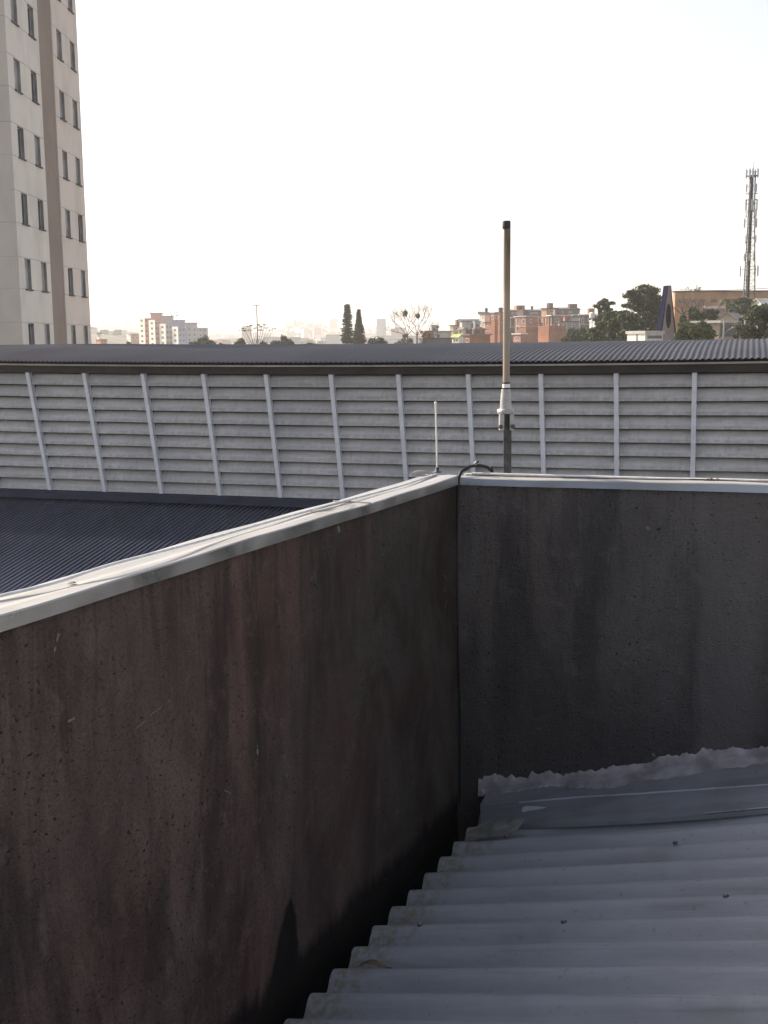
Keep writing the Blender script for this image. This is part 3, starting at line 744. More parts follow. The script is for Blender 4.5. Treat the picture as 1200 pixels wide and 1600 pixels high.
vis = [(ci, k_) for ci in range(4) for k_ in rows if k_ >= -1 and k_ <= 6]
rw = random.Random(3)
for ci, k_ in vis:
    x = WX[ci]; za = ZT0 + FH * k_ - WH; zb = ZT0 + FH * k_
    b = MB(); f = .035; q = .115
    b.box(x, x + f, q, q + .03, za, zb); b.box(x + WW - f, x + WW, q, q + .03, za, zb); b.box(x + f, x + WW - f, q, q + .03, zb - f, zb); b.box(x + f, x + WW - f, q, q + .03, za, za + f)
    b.box(x + WW / 2 - .02, x + WW / 2 + .02, q, q + .03, za + f, zb - f)
    wf = b.build('window', M['shutter'], tw_)
    b = MB(); b.box(x + f, x + WW - f, q + .034, q + .04, za + f, zb - f); b.build('pane', M['glass'], wf)
    state = rw.random()
    cream = (ci == 1 and k_ == 1)
    if cream or state < .93:
        b = MB(); xa, xb = (x + f, x + WW - f) if (cream or state < .40) else ((x + f, x + WW / 2 - .02) if state < .65 else (x + WW / 2 + .02, x + WW - f))
        for t in range(13):
            z0 = za + f + (zb - za - 2 * f) * t / 13; z1 = z0 + (zb - za - 2 * f) / 13
            b.add([(xa, q + .004, z0), (xb, q + .004, z0), (xb, q + .022, z1), (xa, q + .022, z1)], [(0, 1, 2, 3)])
        b.build('shutter', M['shutter_pale' if cream else 'shutter'], wf)
    b = MB(); b.box(x - .05, x + WW + .05, -.06, .113, za - .06, za - .002); b.build('sill', M['sill'], wf)

# ------------------------------------------------------------------ terrain
def lerp_list(P, x):
    if x <= P[0][0]: return P[0][1]
    for (a, ya), (c, yc) in zip(P[:-1], P[1:]):
        if x <= c: t = (x - a) / (c - a); t = t * t * (3 - 2 * t); return ya + (yc - ya) * t
    return P[-1][1]
FARY = [(-900, 524), (-200, 526), (60, 521), (150, 515), (175, 512), (205, 514), (235, 523), (330, 525), (400, 525), (440, 522), (458, 512), (475, 509.5), (500, 511), (515, 516), (545, 521), (600, 523), (640, 525), (760, 524), (1000, 522), (2000, 524)]
MIDY = [(-900, 536), (60, 528), (150, 518), (168, 518), (195, 525), (222, 530), (260, 541), (420, 542), (470, 541), (520, 540), (600, 540), (700, 538), (800, 538), (2000, 536)]
def hill(x, y):
    r = hypot(x, y)
    if y <= 1: return GZ
    px = 600 + 1800 * x / y * 1.01; az = degrees(atan2(x, y))
    if abs(az) > 50: px = 2000 if az > 0 else -900
    z = GZ + 9.4 * ss(70, 320, r) * ss(1.8, 5.0, az) + 7.5 * ss(120, 250, r) * ss(13.5, 16, az)
    z += 5 * ss(400, 900, r) * (1 - ss(1.8, 5.0, az))
    zf = (536 - lerp_list(FARY, px)) / 1820 * 3300; zm = (536 - lerp_list(MIDY, px)) / 1820 * 1250
    bm = math.exp(-((r - 1250) / 330) ** 2); bf = ss(1900, 3300, r) * (1 - .5 * ss(4000, 6500, r))
    z += (zm - GZ - 5) * bm * .9 + max(0, zf - GZ - 5) * bf
    z += (r > 500) * 1.5 * mnoise.noise(V((x * .006, y * .006, 1))) * ss(500, 1500, r)
    return z
def ground_mat():
    k = NT('scrub_and_earth', .95, 0, .1)
    a = k.noise(k.map((.02, .02, .02)), 1, 6, .6); b_ = k.noise(k.map((.25, .25, .25)), 1, 5, .6)
    c = k.mix(k.ramp(a, .4, .6), (.10, .095, .06), (.17, .145, .11)); c = k.mix(k.math('MULTIPLY', k.ramp(b_, .5, .65), .5), c, (.05, .06, .03))
    g_ = k.sep('Object'); dd = k.math('SQRT', k.math('ADD', k.math('MULTIPLY', g_[0], g_[0]), k.math('MULTIPLY', g_[1], g_[1])))
    bounce_yard = k.mix(k.ramp(a, .4, .6), (.36, .31, .25), (.30, .28, .25))  # unseen pale ground nearby, added to bounce sunlight up onto the buildings
    c = k.mix(k.ramp(dd, 150, 80), c, bounce_yard); k.color(c); return k.m
M['ground'] = ground_mat()
azs = [-180 + 6 * i for i in range(25)] + [-36 + .5 * i for i in range(145)] + [42 + 6 * i for i in range(24)]
rs = [0] + [3 * 1.085 ** i for i in range(98)]
b = MB(); na = len(azs)
vs = []
for r in rs:
    for a in azs:
        x, y = r * sin(radians(a)), r * cos(radians(a)); vs.append(V((x, y, hill(x, y))))
b.add(vs, [(i * na + j, i * na + (j + 1) % na, (i + 1) * na + (j + 1) % na, (i + 1) * na + j) for i in range(len(rs) - 1) for j in range(na)], 0, True)
o = b.build('terrain', M['ground'], None); o['kind'] = 'structure'

# far city on the hazy hills: too many to count, one mass
cm = [simple('far_pale_wall', (.50, .49, .46), .9, 0, .1, .01), simple('far_brick_wall', (.32, .20, .15), .9, 0, .1, .01), simple('far_grey_roof', (.22, .22, .22), .9, 0, .1, .01), simple('far_trees', (.04, .055, .03), .95, 0, .3, .02)]
b = MB(); rc = random.Random(11)
for i in range(3400):
    az = radians(rc.uniform(-22, 22)); r = 1100 + 2700 * rc.random() ** .75
    x, y = r * sin(az), r * cos(az); z = hill(x, y)
    if az > radians(4) and r < 1000: continue
    hgt = rc.choice((3, 4, 5, 6, 7)) * (1 if rc.random() < .96 else 3.2); wd = rc.uniform(6, 20); dp = rc.uniform(6, 20); hgt *= 1.25
    Mx = Matrix.Translation((x, y, z)) @ Matrix.Rotation(rc.uniform(0, pi), 4, 'Z')
    t = rc.random(); mi = 0 if t < .5 else 1 if t < .68 else 2 if t < .8 else 3
    if mi == 3:
        for q in range(5):
            ox, oy = rc.uniform(-9, 9), rc.uniform(-9, 9); rr = rc.uniform(2.5, 5)
            pts = [(rr * cos(a_ * pi / 3) * rc.uniform(.7, 1.1), rr * sin(a_ * pi / 3) * rc.uniform(.7, 1.1)) for a_ in range(6)]
            b.prism([(p[0] + ox, p[1] + oy) for p in pts], -1, rr * 1.1, 'z', 3, Mx)
    else:
        b.box(-wd / 2, wd / 2, -dp / 2, dp / 2, -3, hgt, mi, Mx)
        if rc.random() < .5: b.box(-wd / 2 - .3, wd / 2 + .3, -dp / 2 - .3, dp / 2 + .3, hgt, hgt + .5, 2, Mx)
o = b.build('far_city', cm, None); o['kind'] = 'stuff'; tag(o, 'pale hazy city of countless small buildings on the far hills', 'city')

# ------------------------------------------------------------------ houses and blocks
WALL = {}
def wm(c, name):
    if name not in WALL: WALL[name] = simple(name, c, .9, 0, .22, .35)
    return WALL[name]
BR = lambda: wm((.34, .145, .082), 'bare_hollow_brick'); PALE = lambda: wm((.56, .52, .45), 'cream_render'); GREY = lambda: wm((.33, .33, .33), 'grey_cement_render')
DKR = lambda: wm((.14, .10, .095), 'dark_maroon_wall'); WHT = lambda: wm((.68, .66, .62), 'white_paint'); DR = lambda: wm((.075, .072, .075), 'dark_cement_roof'); RT = lambda: wm((.22, .15, .12), 'weathered_roof')
OCH = lambda: wm((.36, .30, .17), 'ochre_wall'); TAN = lambda: wm((.40, .215, .115), 'orange_tan_render')
ROT = radians(35)
def house(name, label, xl, xc, xr, yt, yb, Y, wall, roofm, wins_l=(), wins_r=(), roof='slab', cat='house', group=None, rot=ROT, extra=None, over=.35):
    """corner house: near vertical edge at pixel column xc, one face running back to column xl, the other to xr"""
    P = at(xc, yt, Y); base = at(xc, yb, Y)
    zg = min(hill(P.x, P.y), base.z) - 1.0
    tl, tr = at(xl, yt, Y).x / Y, at(xr, yt, Y).x / Y
    dl = V((-sin(pi / 2 - rot), cos(pi / 2 - rot), 0)); dr = V((sin(pi / 2 - rot + radians(0)), 0, 0))
    dl = V((-cos(radians(90) - rot), sin(radians(90) - rot), 0)); dr = V((cos(rot), sin(rot), 0))
    a = (P.x - tl * P.y) / (tl * dl.y - dl.x) if abs(tl * dl.y - dl.x) > 1e-6 else 3
    c = (tr * P.y - P.x) / (dr.x - tr * dr.y)
    a = max(.6, a); c = max(.6, c)
    H = P.z - zg
    # local frame: x along dr, y along dl
    t = empty(name, (P.x, P.y, zg), atan2(dr.y, dr.x), label, cat, group)
    b = MB(); b.box(0, c, 0, a, 0, H); b.build('wall', wall, t)
    hb = H - (P.z - base.z)
    def opening(face, u0, u1, v0, v1, m=None, proud=.05):
        z0, z1 = H - (P.z - base.z) * v0, H - (P.z - base.z) * v1
        b = MB(); b2 = MB(); f = .12
        if face == 'l':
            b.box(-proud, .02, a * u0, a * u1, z1, z0); b2.box(-proud - .02, -proud + .01, a * u0 + f, a * u1 - f, z1 + f, z0 - f)
        else:
            b.box(c * u0, c * u1, -proud, .02, z1, z0); b2.box(c * u0 + f, c * u1 - f, -proud - .02, -proud + .01, z1 + f, z0 - f)
        w_ = b.build('window', m or WHT(), t); b2.build('pane', M['glass'], w_)
    for q in wins_l: opening('l', *q)
    for q in wins_r: opening('r', *q)
    o_ = over
    if roof == 'slab':
        b = MB(); b.box(-o_, c + o_, -o_, a + o_, H + .003, H + .28); b.build('roof', roofm, t)
    elif roof in ('gable_x', 'gable_y'):
        sp, ln, ax = (a, c, 'x') if roof == 'gable_x' else (c, a, 'y')
        h = min(sp * .34, 2.6)
        b = MB(); b.prism([(0, H + .002), (sp, H + .002), (sp / 2, H + h)], .0, ln, ax); b.build('gable_wall', wall, t)
        b = MB(); q = h / (sp / 2); e = o_ + .05
        for sg in (0, 1):
            P0 = [(-e, H - e * q + .02), (sp / 2, H + h + .02), (sp / 2, H + h + .16), (-e, H - e * q + .16)]
            if sg: P0 = [(sp - p_, z_) for p_, z_ in P0]
            b.prism(P0, -o_, ln + o_, ax)
        b.build('roof', roofm, t)
    elif roof == 'shed':
        b = MB(); b.prism([(-o_, H + .003), (a + o_, H + .003), (a + o_, H + .9), (-o_, H + .25)], -o_, c + o_, 'x'); b.build('roof', roofm, t)
    elif roof == 'open':              # unfinished top storey: columns and a thin roof
        b = MB()
        for i in range(4):
            for j in range(3):
                x, y = c * i / 3, a * j / 2; b.box(x - .15 if i else x, x + .15 if i < 3 else x, y - .15 if j else y, y + .15 if j < 2 else y, H, H + 2.3)
        b.build('column', BR(), t)
        b = MB(); b.box(-o_, c + o_, -o_, a + o_, H + 2.303, H + 2.5); b.build('roof', roofm, t)
    if extra: extra(t, c, a, H)
    if group and c > 2.2 and a > 1.6 and roof != 'open':
        r = random.Random(hash((round(xl), round(yt * 2))) % 1000); ht_ = H + (.285 if roof == 'slab' else .75)
        if roof in ('slab', 'shed'):
            if r.random() < .55:
                w_ = min(c * .35, 3.0); x0 = r.uniform(.1, max(.2, c - w_ - .3)); b = MB(); b.box(x0, x0 + w_, a * .35, a * .9, ht_ - .3, ht_ + r.uniform(1.2, 1.9)); rr = b.build('roof_room', r.choice([BR(), GREY(), DKR(), wall]), t)
                b = MB(); b.box(x0 + w_ * .3, x0 + w_ * .6, a * .35 - .04, a * .35 + .02, ht_ + .1, ht_ + .9); b.build('window', M['glass'], rr)
            if r.random() < .5: tank(t, r.uniform(.8, max(.9, c - .8)), a * .5, ht_ - .05, .5)
            if r.random() < .6:
                b = MB(); x0 = r.uniform(.3, c - .3); b.tube([(x0, a * .3, ht_ - .1), (x0, a * .3, ht_ + 2.2)], .04, 5); b.bar((x0 - .6, a * .3, ht_ + 2.0), (x0 + .6, a * .3, ht_ + 2.0), .05); b.build('aerial', M['steel_dark'], t)
        hv_ = P.z - base.z; k_ = 1
        while hv_ - 2.7 * k_ > .6:                       # floor slab edges and lean-to awnings
            b = MB(); b.box(-.12, c, -.10, -.003, H - 2.7 * k_ - .12, H - 2.7 * k_ + .1); b.box(-.12, -.003, 0, a, H - 2.7 * k_ - .12, H - 2.7 * k_ + .1); b.build('floor_slab', GREY(), t)
            if r.random() < .7:
                x0 = r.uniform(0, c * .5); x1 = x0 + c * r.uniform(.3, .5); z = H - 2.7 * k_ + .5
                b = MB(); b.prism([(-1.1, z), (-.004, z + .3), (-.004, z + .38), (-1.1, z + .08)], x0, x1, 'x'); b.build('awning', r.choice([DR(), RT(), WHT()]), t)
                b = MB(); b.box(x0 + .2, x1 - .2, -.06, -.003, z - 1.9, z - .1); b.build('door', M['glass'] if r.random() < .6 else DKR(), t)
            k_ += 1
    return t
def tank(t, x, y, z, r=.75):
    b = MB(); b.lathe([(r * .85, 0), (r, .9), (r * 1.05, .95), (r * .9, 1.15), (.2, 1.3)], (x, y, z), 14); b.build('water_tank', wm((.10, .12, .17), 'blue_grey_tank'), t)
def dish(t, x, y, z, r=.6):
    b = MB(); b.bar((x, y, z), (x, y, z + 1), .08); vs = []
    for j in range(10): vs.append(V((x + r * cos(j * .628), y - .2 - .15, z + 1.2 + r * sin(j * .628))))
    b.add(vs + [V((x, y, z + 1.1))], [(i, (i + 1) % 10, 10) for i in range(10)]); b.build('satellite_dish', GREY(), t)

GH = 'hillside houses on the right'
W2 = ((.12, .42, .15, .42), (.58, .88, .15, .42), (.12, .42, .58, .85), (.58, .88, .58, .85))
D = 340
house('shed', 'low ochre shed with dark roof at the left end of the hillside houses', 703, 708, 722, 509, 519, 400, OCH(), DR(), (), ((.2, .5, .3, .8),), group=GH)
house('warehouse', 'long grey windowless warehouse left of the tall cream house', 718, 722, 751, 502.5, 520, 390, GREY(), DR(), (), (), 'shed', group=GH, rot=radians(15))
house('long_wall_building', 'long low pale grey building beside the bare tree', 668, 676, 705, 519, 530, 330, wm((.38, .38, .38), 'pale_block_wall'), DR(), (), ((.3, .4, .3, .8), (.6, .7, .3, .8)), group=GH, rot=radians(12))
house('low_shed', 'low dark flat shed in front of the pale building by the bare tree', 655, 664, 706, 530, 542, 250, wm((.13, .13, .14), 'dark_shed_wall'), DR(), (), (), group=GH, rot=radians(10))
house('small_house', 'tiny cream house with one arched window above the green roof', 716, 723, 728, 514.5, 525, 330, PALE(), RT(), ((.3, .75, .25, .9),), (), 'gable_y', group=GH)
house('small_house', 'tiny white house with two windows under a lime green roof', 707, 717, 724, 526, 538, 270, WHT(), wm((.33, .38, .14), 'lime_roof'), ((.12, .42, .2, .8), (.56, .88, .2, .8)), (), 'gable_y', group=GH)
house('dark_house', 'dark maroon low house with a white double window', 728, 734, 758, 515.5, 526, 330, DKR(), DR(), (), ((.5, .62, .2, .75), (.66, .78, .2, .75)), 'shed', group=GH)
house('brick_house', 'low orange house with long shaded brick side near the roof line', 726, 734.5, 766, 524, 540, 260, BR(), RT(), ((.3, .7, .25, .7, None),), (), 'slab', group=GH)
house('tall_house', 'tall narrow cream house at the left end of the brick terrace', 749, 757.5, 769, 491, 522, D + 20, PALE(), DR(), ((.2, .45, .12, .25), (.6, .85, .3, .42), (.2, .45, .5, .62)), ((.2, .6, .1, .25), (.1, .6, .4, .5)), 'shed', group=GH)
house('terrace_house', 'dark roofed orange terrace house behind the brick towers', 758, 768, 784, 504, 524, D + 10, BR(), DR(), ((.3, .6, .1, .3),), ((.3, .6, .1, .3),), 'slab', group=GH)
house('brick_tower_house', 'slim brick house with white windows left of the antenna pole', 767.5, 773, 778, 489, 520, D, BR(), wm((.45, .35, .30), 'pale_roof_slab'), ((.25, .75, .1, .35),), ((.2, .8, .1, .3),), group=GH)
house('brick_tower_house', 'slim brick house with narrow light strip just left of the antenna', 775, 781, 790, 488.5, 520, D + 5, BR(), DR(), ((.35, .8, .15, .4),), (), group=GH, extra=lambda t, c, a, H: tank(t, 1.2, 1.2, H + .29, .6))
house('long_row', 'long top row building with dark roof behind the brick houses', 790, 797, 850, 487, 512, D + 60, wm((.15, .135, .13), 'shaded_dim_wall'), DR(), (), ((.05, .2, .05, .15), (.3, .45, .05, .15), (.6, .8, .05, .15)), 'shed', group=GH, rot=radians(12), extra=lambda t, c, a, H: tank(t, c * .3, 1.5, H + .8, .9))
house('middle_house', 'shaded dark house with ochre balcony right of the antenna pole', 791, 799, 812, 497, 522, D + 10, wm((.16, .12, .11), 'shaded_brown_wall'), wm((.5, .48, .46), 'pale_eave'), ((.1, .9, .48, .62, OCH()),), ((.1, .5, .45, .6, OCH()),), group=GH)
house('two_storey_house', 'two storey brick house with white framed windows and dark side', 804.5, 822, 840, 495, 521, D - 10, BR(), wm((.42, .38, .36), 'pale_slab'), ((.08, .36, .12, .40, None), (.60, .86, .08, .42, None), (.60, .88, .52, .85, None)), ((.3, .5, .15, .35),), group=GH)
house('red_house', 'small red house with white eave below the two storey brick house', 802, 814, 822, 522.5, 535, 300, wm((.36, .14, .11), 'red_paint'), WHT(), ((.2, .4, .25, .8), (.55, .75, .25, .8)), (), group=GH)
house('shaded_house', 'grey shaded house between the two brick houses', 824, 836, 848, 506, 528, D, GREY(), DR(), ((.2, .7, .2, .5),), ((.2, .7, .2, .5),), group=GH)
house('brick_building', 'orange brick building with open unfinished columned top storey', 841, 857.5, 884, 509.5, 530, D - 30, BR(), wm((.20, .17, .16), 'thin_roof_sheet'), (), (), 'open', group=GH, over=.1)
house('roof_house', 'pale tower room with brick front on top of the dark roofs', 846, 854, 871, 482.5, 505, D + 50, wm((.40, .23, .16), 'pale_brick'), DR(), (), ((.3, .6, .1, .25),), group=GH)
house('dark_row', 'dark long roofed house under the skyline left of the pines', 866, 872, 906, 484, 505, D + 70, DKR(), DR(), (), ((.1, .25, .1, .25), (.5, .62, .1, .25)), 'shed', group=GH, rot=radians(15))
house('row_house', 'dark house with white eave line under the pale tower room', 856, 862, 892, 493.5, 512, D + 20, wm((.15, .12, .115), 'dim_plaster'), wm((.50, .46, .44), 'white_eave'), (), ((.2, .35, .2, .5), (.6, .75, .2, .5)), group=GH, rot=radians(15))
def gablewin(t, c, a, H):
    b = MB(); n_ = 10
    pts = [(c * .5 - c * .42 * cos(pi * i / n_), H + c * .36 * sin(pi * i / n_)) for i in range(n_ + 1)]
    b.prism(pts, -.05, .35, 'y'); g_ = b.build('round_gable', GREY(), t)
    b = MB(); b.box(c * .46, c * .56, -.09, -.055, H + .2, H + c * .26); b.build('window', M['glass'], g_)
house('gable_house', 'grey house with round arched gable and slit window', 888, 891, 904.5, 496, 515, D - 5, GREY(), DR(), (), ((.1, .3, .45, .8, WHT()),), 'shed', group=GH, rot=radians(12), extra=gablewin)
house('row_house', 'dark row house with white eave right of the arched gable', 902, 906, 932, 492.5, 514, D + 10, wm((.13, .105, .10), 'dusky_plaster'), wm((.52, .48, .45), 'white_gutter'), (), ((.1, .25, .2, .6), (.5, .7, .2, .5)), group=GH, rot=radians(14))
house('grey_house', 'low grey house with a pale window below the arched gable', 872, 876, 905, 503.5, 518, D - 15, wm((.26, .26, .26), 'mid_grey_wall'), DR(), (), ((.15, .32, .15, .65, WHT()), (.6, .75, .2, .5)), group=GH, rot=radians(12))
house('white_shed', 'small bright white shed half hidden by the pointed dark tree', 921, 932.5, 935, 503, 516, 170, WHT(), WHT(), (), (), 'slab', group=GH, over=.05)
# round white water tank beside the trees
p = at(925, 496.5, 158); zt = hill(p.x, p.y)
b = MB(); b.lathe([(.36, 0), (.42, .5), (.33, .68), (.1, .76)], (0, 0, p.z - zt), 16); b.box(-.06, .06, -.06, .06, 0, p.z - zt)
o = b.build('water_tank', WHT(), None, (p.x, p.y, zt)); tag(o, 'round white water tank on a post beside the green trees', 'tank')

# left far cluster
house('orange_house', 'small orange house with pale top at the foot of the left tower', 150, 157, 167, 531, 545, 420, wm((.48, .22, .14), 'orange_paint'), wm((.42, .28, .22), 'pinkish_roof'), (), (), group=None)
house('white_turret', 'slim white turret house behind the small orange house', 151.5, 154.5, 157, 521, 545, 460, WHT(), DR(), ((.2, .8, .1, .25),), (), 'gable_y')
house('low_white_house', 'long low white house right of the small orange house', 157, 161, 182, 541, 548, 380, WHT(), WHT(), (), (), rot=radians(12))
house('tan_house', 'tan flat house left of the pink apartment block', 200, 204, 217, 523, 545, 640, wm((.36, .32, .26), 'tan_wall'), RT(), (), ((.2, .4, .15, .3), (.6, .8, .15, .3)), rot=radians(15))

def block(name, label, wings, cores, lit, shade, Y, mast=()):
    """slab of joined wings: each wing has a pale end wall with windows and a coloured side"""
    P0 = at(wings[0][1], wings[0][3], Y); zg = hill(P0.x, P0.y) - 2
    t = empty(name, (P0.x, P0.y, zg), 0, label, 'building')
    rot = radians(40); dr = V((cos(rot), sin(rot), 0)); dl = V((-sin(rot), cos(rot), 0))
    for (xl, xc, xr, yt, dY) in wings:
        Yw = Y + dY; P = at(xc, yt, Yw); tl, tr = at(xl, yt, Yw).x / Yw, at(xr, yt, Yw).x / Yw
        a = (P.x - tl * P.y) / (tl * dl.y - dl.x); c = (tr * P.y - P.x) / (dr.x - tr * dr.y)
        H = P.z - zg; Mx = Matrix.Translation((P.x - P0.x, P.y - P0.y, 0)) @ Matrix.Rotation(rot, 4, 'Z')
        b = MB(); b.box(0, c, 0, a, 0, H, 0, Mx)
        # pale end wall, thin slab proud of the body
        b.box(-.12, -.004, -.02, a + .02, 0, H + .4, 1, Mx)
        wing = b.build('wing', [shade, lit], t)
        for k_ in range(int(H / 2.75)):
            z = H - 1.9 - 2.75 * k_
            if z < 3 or k_ > 6: break
            b = MB(); b.box(-.20, -.125, a * .32, a * .66, z, z + 1.2, 0, Mx); b.build('window', M['farwin'], wing)
            for u in (.25, .7): 
                b = MB(); b.box(c * u - .5, c * u + .5, -.08, -.005, z, z + 1.2, 0, Mx); b.build('window', M['farwin'], wing)
    for (x0, x1, yt, dY) in cores:
        Yw = Y + dY; P = at((x0 + x1) / 2, yt, Yw); wd = abs(at(x1, yt, Yw).x - at(x0, yt, Yw).x)
        b = MB(); b.box(-wd / 2, wd / 2, -.1, wd * .8, 0, P.z - zg, 0, Matrix.Translation((P.x - P0.x, P.y - P0.y, 0)))
        b.box(-wd / 2 - .3, wd / 2 + .3, -.4, wd * .8 + .3, P.z - zg, P.z - zg + .6, 1, Matrix.Translation((P.x - P0.x, P.y - P0.y, 0)))
        b.build('stair_core', [shade, M['farcap']], t)
    for (x, y0, y1, arms) in mast:
        A, B = at(x, y0, Y + 5) - V((P0.x, P0.y, zg)), at(x, y1, Y + 5) - V((P0.x, P0.y, zg))
        b = MB(); b.bar(B, A, .30)
        for t_, hw in arms: 
            z = A.z + (B.z - A.z) * t_; b.bar((A.x - hw, A.y, z), (A.x + hw, A.y, z), .35)
        b.build('mast', M['steel_dark'], t)
M['farwin'] = simple('far_window', (.13, .12, .11), .6); M['farcap'] = simple('far_cap', (.30, .19, .18), .9)
PINK = simple('pink_render', (.50, .21, .18), .9, 0, .1, .05); CRM = simple('cream_end_wall', (.78, .72, .62), .9, 0, .06, .05)
PGR = simple('grey_render', (.36, .35, .37), .9, 0, .1, .05); BLU = simple('blue_grey_render', (.22, .28, .42), .9, 0, .1, .05)
YB = 620
block('pink_apartment_block', 'pink apartment block with cream ends leftmost of the far towers', [(216.7, 226, 236, 497, 10), (232.5, 242, 252, 501, 0)], [(235, 251.5, 490.5, 22)], CRM, PINK, YB, [(236, 490, 484, ()), (250, 490, 484, ())])
block('pink_grey_apartment_block', 'pink topped grey apartment block between pink and blue towers', [(249, 258.8, 269, 507, -6)], [(253, 269, 495, 16)], CRM, PGR, YB, [(268, 495, 489, ())])
block('blue_apartment_block', 'blue grey apartment block carrying a cross armed aerial mast', [(269, 278.2, 290, 511.5, -12)], [(270, 286.8, 501.5, 10)], CRM, BLU, YB, [(276.5, 501, 488, ((.95, 1.6), (.65, 1.0)))])
block('grey_apartment_block', 'grey blue apartment block rightmost of the far towers', [(289, 291, 309, 511, 5), (306, 309, 324.5, 512, 12)], [(289, 306, 505.5, 24)], BLU, PGR, YB)
# lone white tower far in the haze
p = at(522, 497, 3300); zg = hill(p.x, p.y) - 2
t = empty('white_tower', (p.x, p.y, zg), radians(35), 'lone pale tower block standing in the haze', 'building')
b = MB(); b.box(-8, 8, -8, 8, 0, p.z - zg); b.box(-3, 3, -3, 3, p.z - zg, p.z - zg + 3); b.build('tower_wall', wm((.55, .54, .52), 'far_tower_wall'), t)
b = MB()
for k_ in range(int((p.z - zg) / 3) - 1):
    b.box(-8.2, -8.003, -6, 6, 3 + k_ * 3, 4.3 + k_ * 3); b.box(-6, 6, -8.2, -8.003, 3 + k_ * 3, 4.3 + k_ * 3)
b.build('glazing', M['farwin'], t)

# ------------------------------------------------------------------ right side: church tower, orange building, shed, white wall, mast
p = at(1046, 446, 120); p0 = at(1030, 530, 120); zg = hill(p.x, p.y) - 2
M['blue'] = simple('deep_blue_paint', (.008, .009, .028), .95, 0, .15, 1, 0, .02); M['tan_panel'] = simple('brownish_render', (.20, .17, .155), .9, 0, .12, 1.2); M['inner'] = simple('dark_blue_recess', (.022, .024, .045), .9)
t = empty('church_tower', (p.x, p.y, zg), radians(13), 'pointed blue church tower with oval opening and cut off tip', 'tower')
HT = p.z - zg; hb = HT - (p.z - p0.z)
def tw_half(z): 
    f_ = (HT - z) / 5.8; return .17 + .83 * min(1, f_) ** 1.05 if z > hb - .2 else 1.0
levels = [0, hb] + [hb + (HT - hb) * i / 10 for i in range(1, 11)]
dep = 1.0
b = MB()
# body side frames: outline extruded, front panel recessed with oval hole
outl = [(-tw_half(z), z) for z in levels] + [(tw_half(z), z) for z in reversed(levels)]
zc_, hw_, hh_ = hb + (HT - hb) * .43, .30, 1.25
ov = [(hw_ * cos(2 * pi * i / 28), zc_ + hh_ * sin(2 * pi * i / 28)) for i in range(28)]
# side shell
n_ = len(outl); F_ = [V((x, 0, z)) for x, z in outl]; B_ = [V((x, dep, z)) for x, z in outl]
b.add(F_ + B_, [(i, n_ + i, n_ + (i + 1) % n_, (i + 1) % n_) for i in range(n_)], 0)
b.add(B_, [tuple(range(n_))], 0)
b.build('tower_shell', M['blue'], t)
bm = bmesh.new()
ov_v = [bm.verts.new((x, .03, z)) for x, z in ov]; ou = [bm.verts.new((x * .90, .03, z if 0 < i < n_ else z)) for i, (x, z) in enumerate(outl)]
e1 = [bm.edges.new((ov_v[i], ov_v[(i + 1) % 28])) for i in range(28)]; e2 = [bm.edges.new((ou[i], ou[(i + 1) % n_])) for i in range(n_)]
bmesh.ops.triangle_fill(bm, edges=e1 + e2, use_beauty=True)
me = bpy.data.meshes.new('front_panel'); bm.to_mesh(me); bm.free(); me.materials.append(M['tan_panel'])
o = bpy.data.objects.new('front_panel', me); COL.objects.link(o); o.parent = t
b = MB()
for sgn in (-1, 1):      # edge fins framing the panel
    vs = []
    for z in levels: vs += [V((sgn * tw_half(z), -.06, z)), V((sgn * tw_half(z) * .88, -.06, z)), V((sgn * tw_half(z) * .88, .05, z)), V((sgn * tw_half(z), .0, z))]
    b.add(vs, [(4 * i + j, 4 * i + (j + 1) % 4, 4 * i + 4 + (j + 1) % 4, 4 * i + 4 + j) for i in range(len(levels) - 1) for j in range(3)])
b.build('edge_fin', M['blue'], t)
b = MB(); vs = [V((x, .03, z)) for x, z in ov] + [V((x * .9, .5, z)) for x, z in ov]
b.add(vs, [(i, (i + 1) % 28, 28 + (i + 1) % 28, 28 + i) for i in range(28)], 0, True); b.add(vs[28:], [tuple(range(28))], 0); b.build('oval_opening', M['inner'], t)

def tan_extra(t, c, a, H):
    b = MB(); n_ = 14
    for i in range(n_):
        u = (i + .35) / n_; b.box(c * u, c * u + 1.15, -.06, .02, H - 2.2, H - 1.5)
    b.build('window_row', M['glass'], t)
house('orange_building', 'long low orange tan building with a row of small windows on the hilltop', 1052, 1055, 1290, 456.5, 495, 250, TAN(), DR(), (), (), 'slab', 'building', rot=radians(6), extra=tan_extra, over=.2)
def gable_extra(t, c, a, H): pass
house('gabled_shed', 'cream gabled shed with grey sheet roof right of the church tower', 1121, 1150, 1166, 499.5, 505, 150, wm((.46, .36, .26), 'warm_cream_wall'), wm((.26, .235, .21), 'grey_ribbed_roof'), (), (), 'gable_x', 'building', rot=radians(58), over=.2)
house('flat_carport', 'flat pale slab carport over a dark bay below the gabled shed', 1084, 1124, 1165, 504.5, 527, 135, wm((.30, .25, .19), 'sandy_wall'), wm((.48, .46, .42), 'pale_slab_roof'), (), ((.05, .95, .12, .95, M['glass']),), 'slab', 'building', rot=radians(45))
house('pink_house', 'low pinkish house with pitched pinkish roof below the orange building', 1101, 1103.5, 1135, 481, 488, 205, wm((.36, .27, .25), 'pinkish_wall'), wm((.33, .25, .235), 'pinkish_tile_roof'), (), (), 'gable_x', rot=radians(18))
house('white_villa', 'bright cream roofed house at the right frame edge behind trees', 1176, 1190, 1225, 474, 485, 190, wm((.60, .57, .50), 'bright_cream'), wm((.50, .47, .42), 'pale_tiles'), (), (), 'gable_x', rot=radians(25))
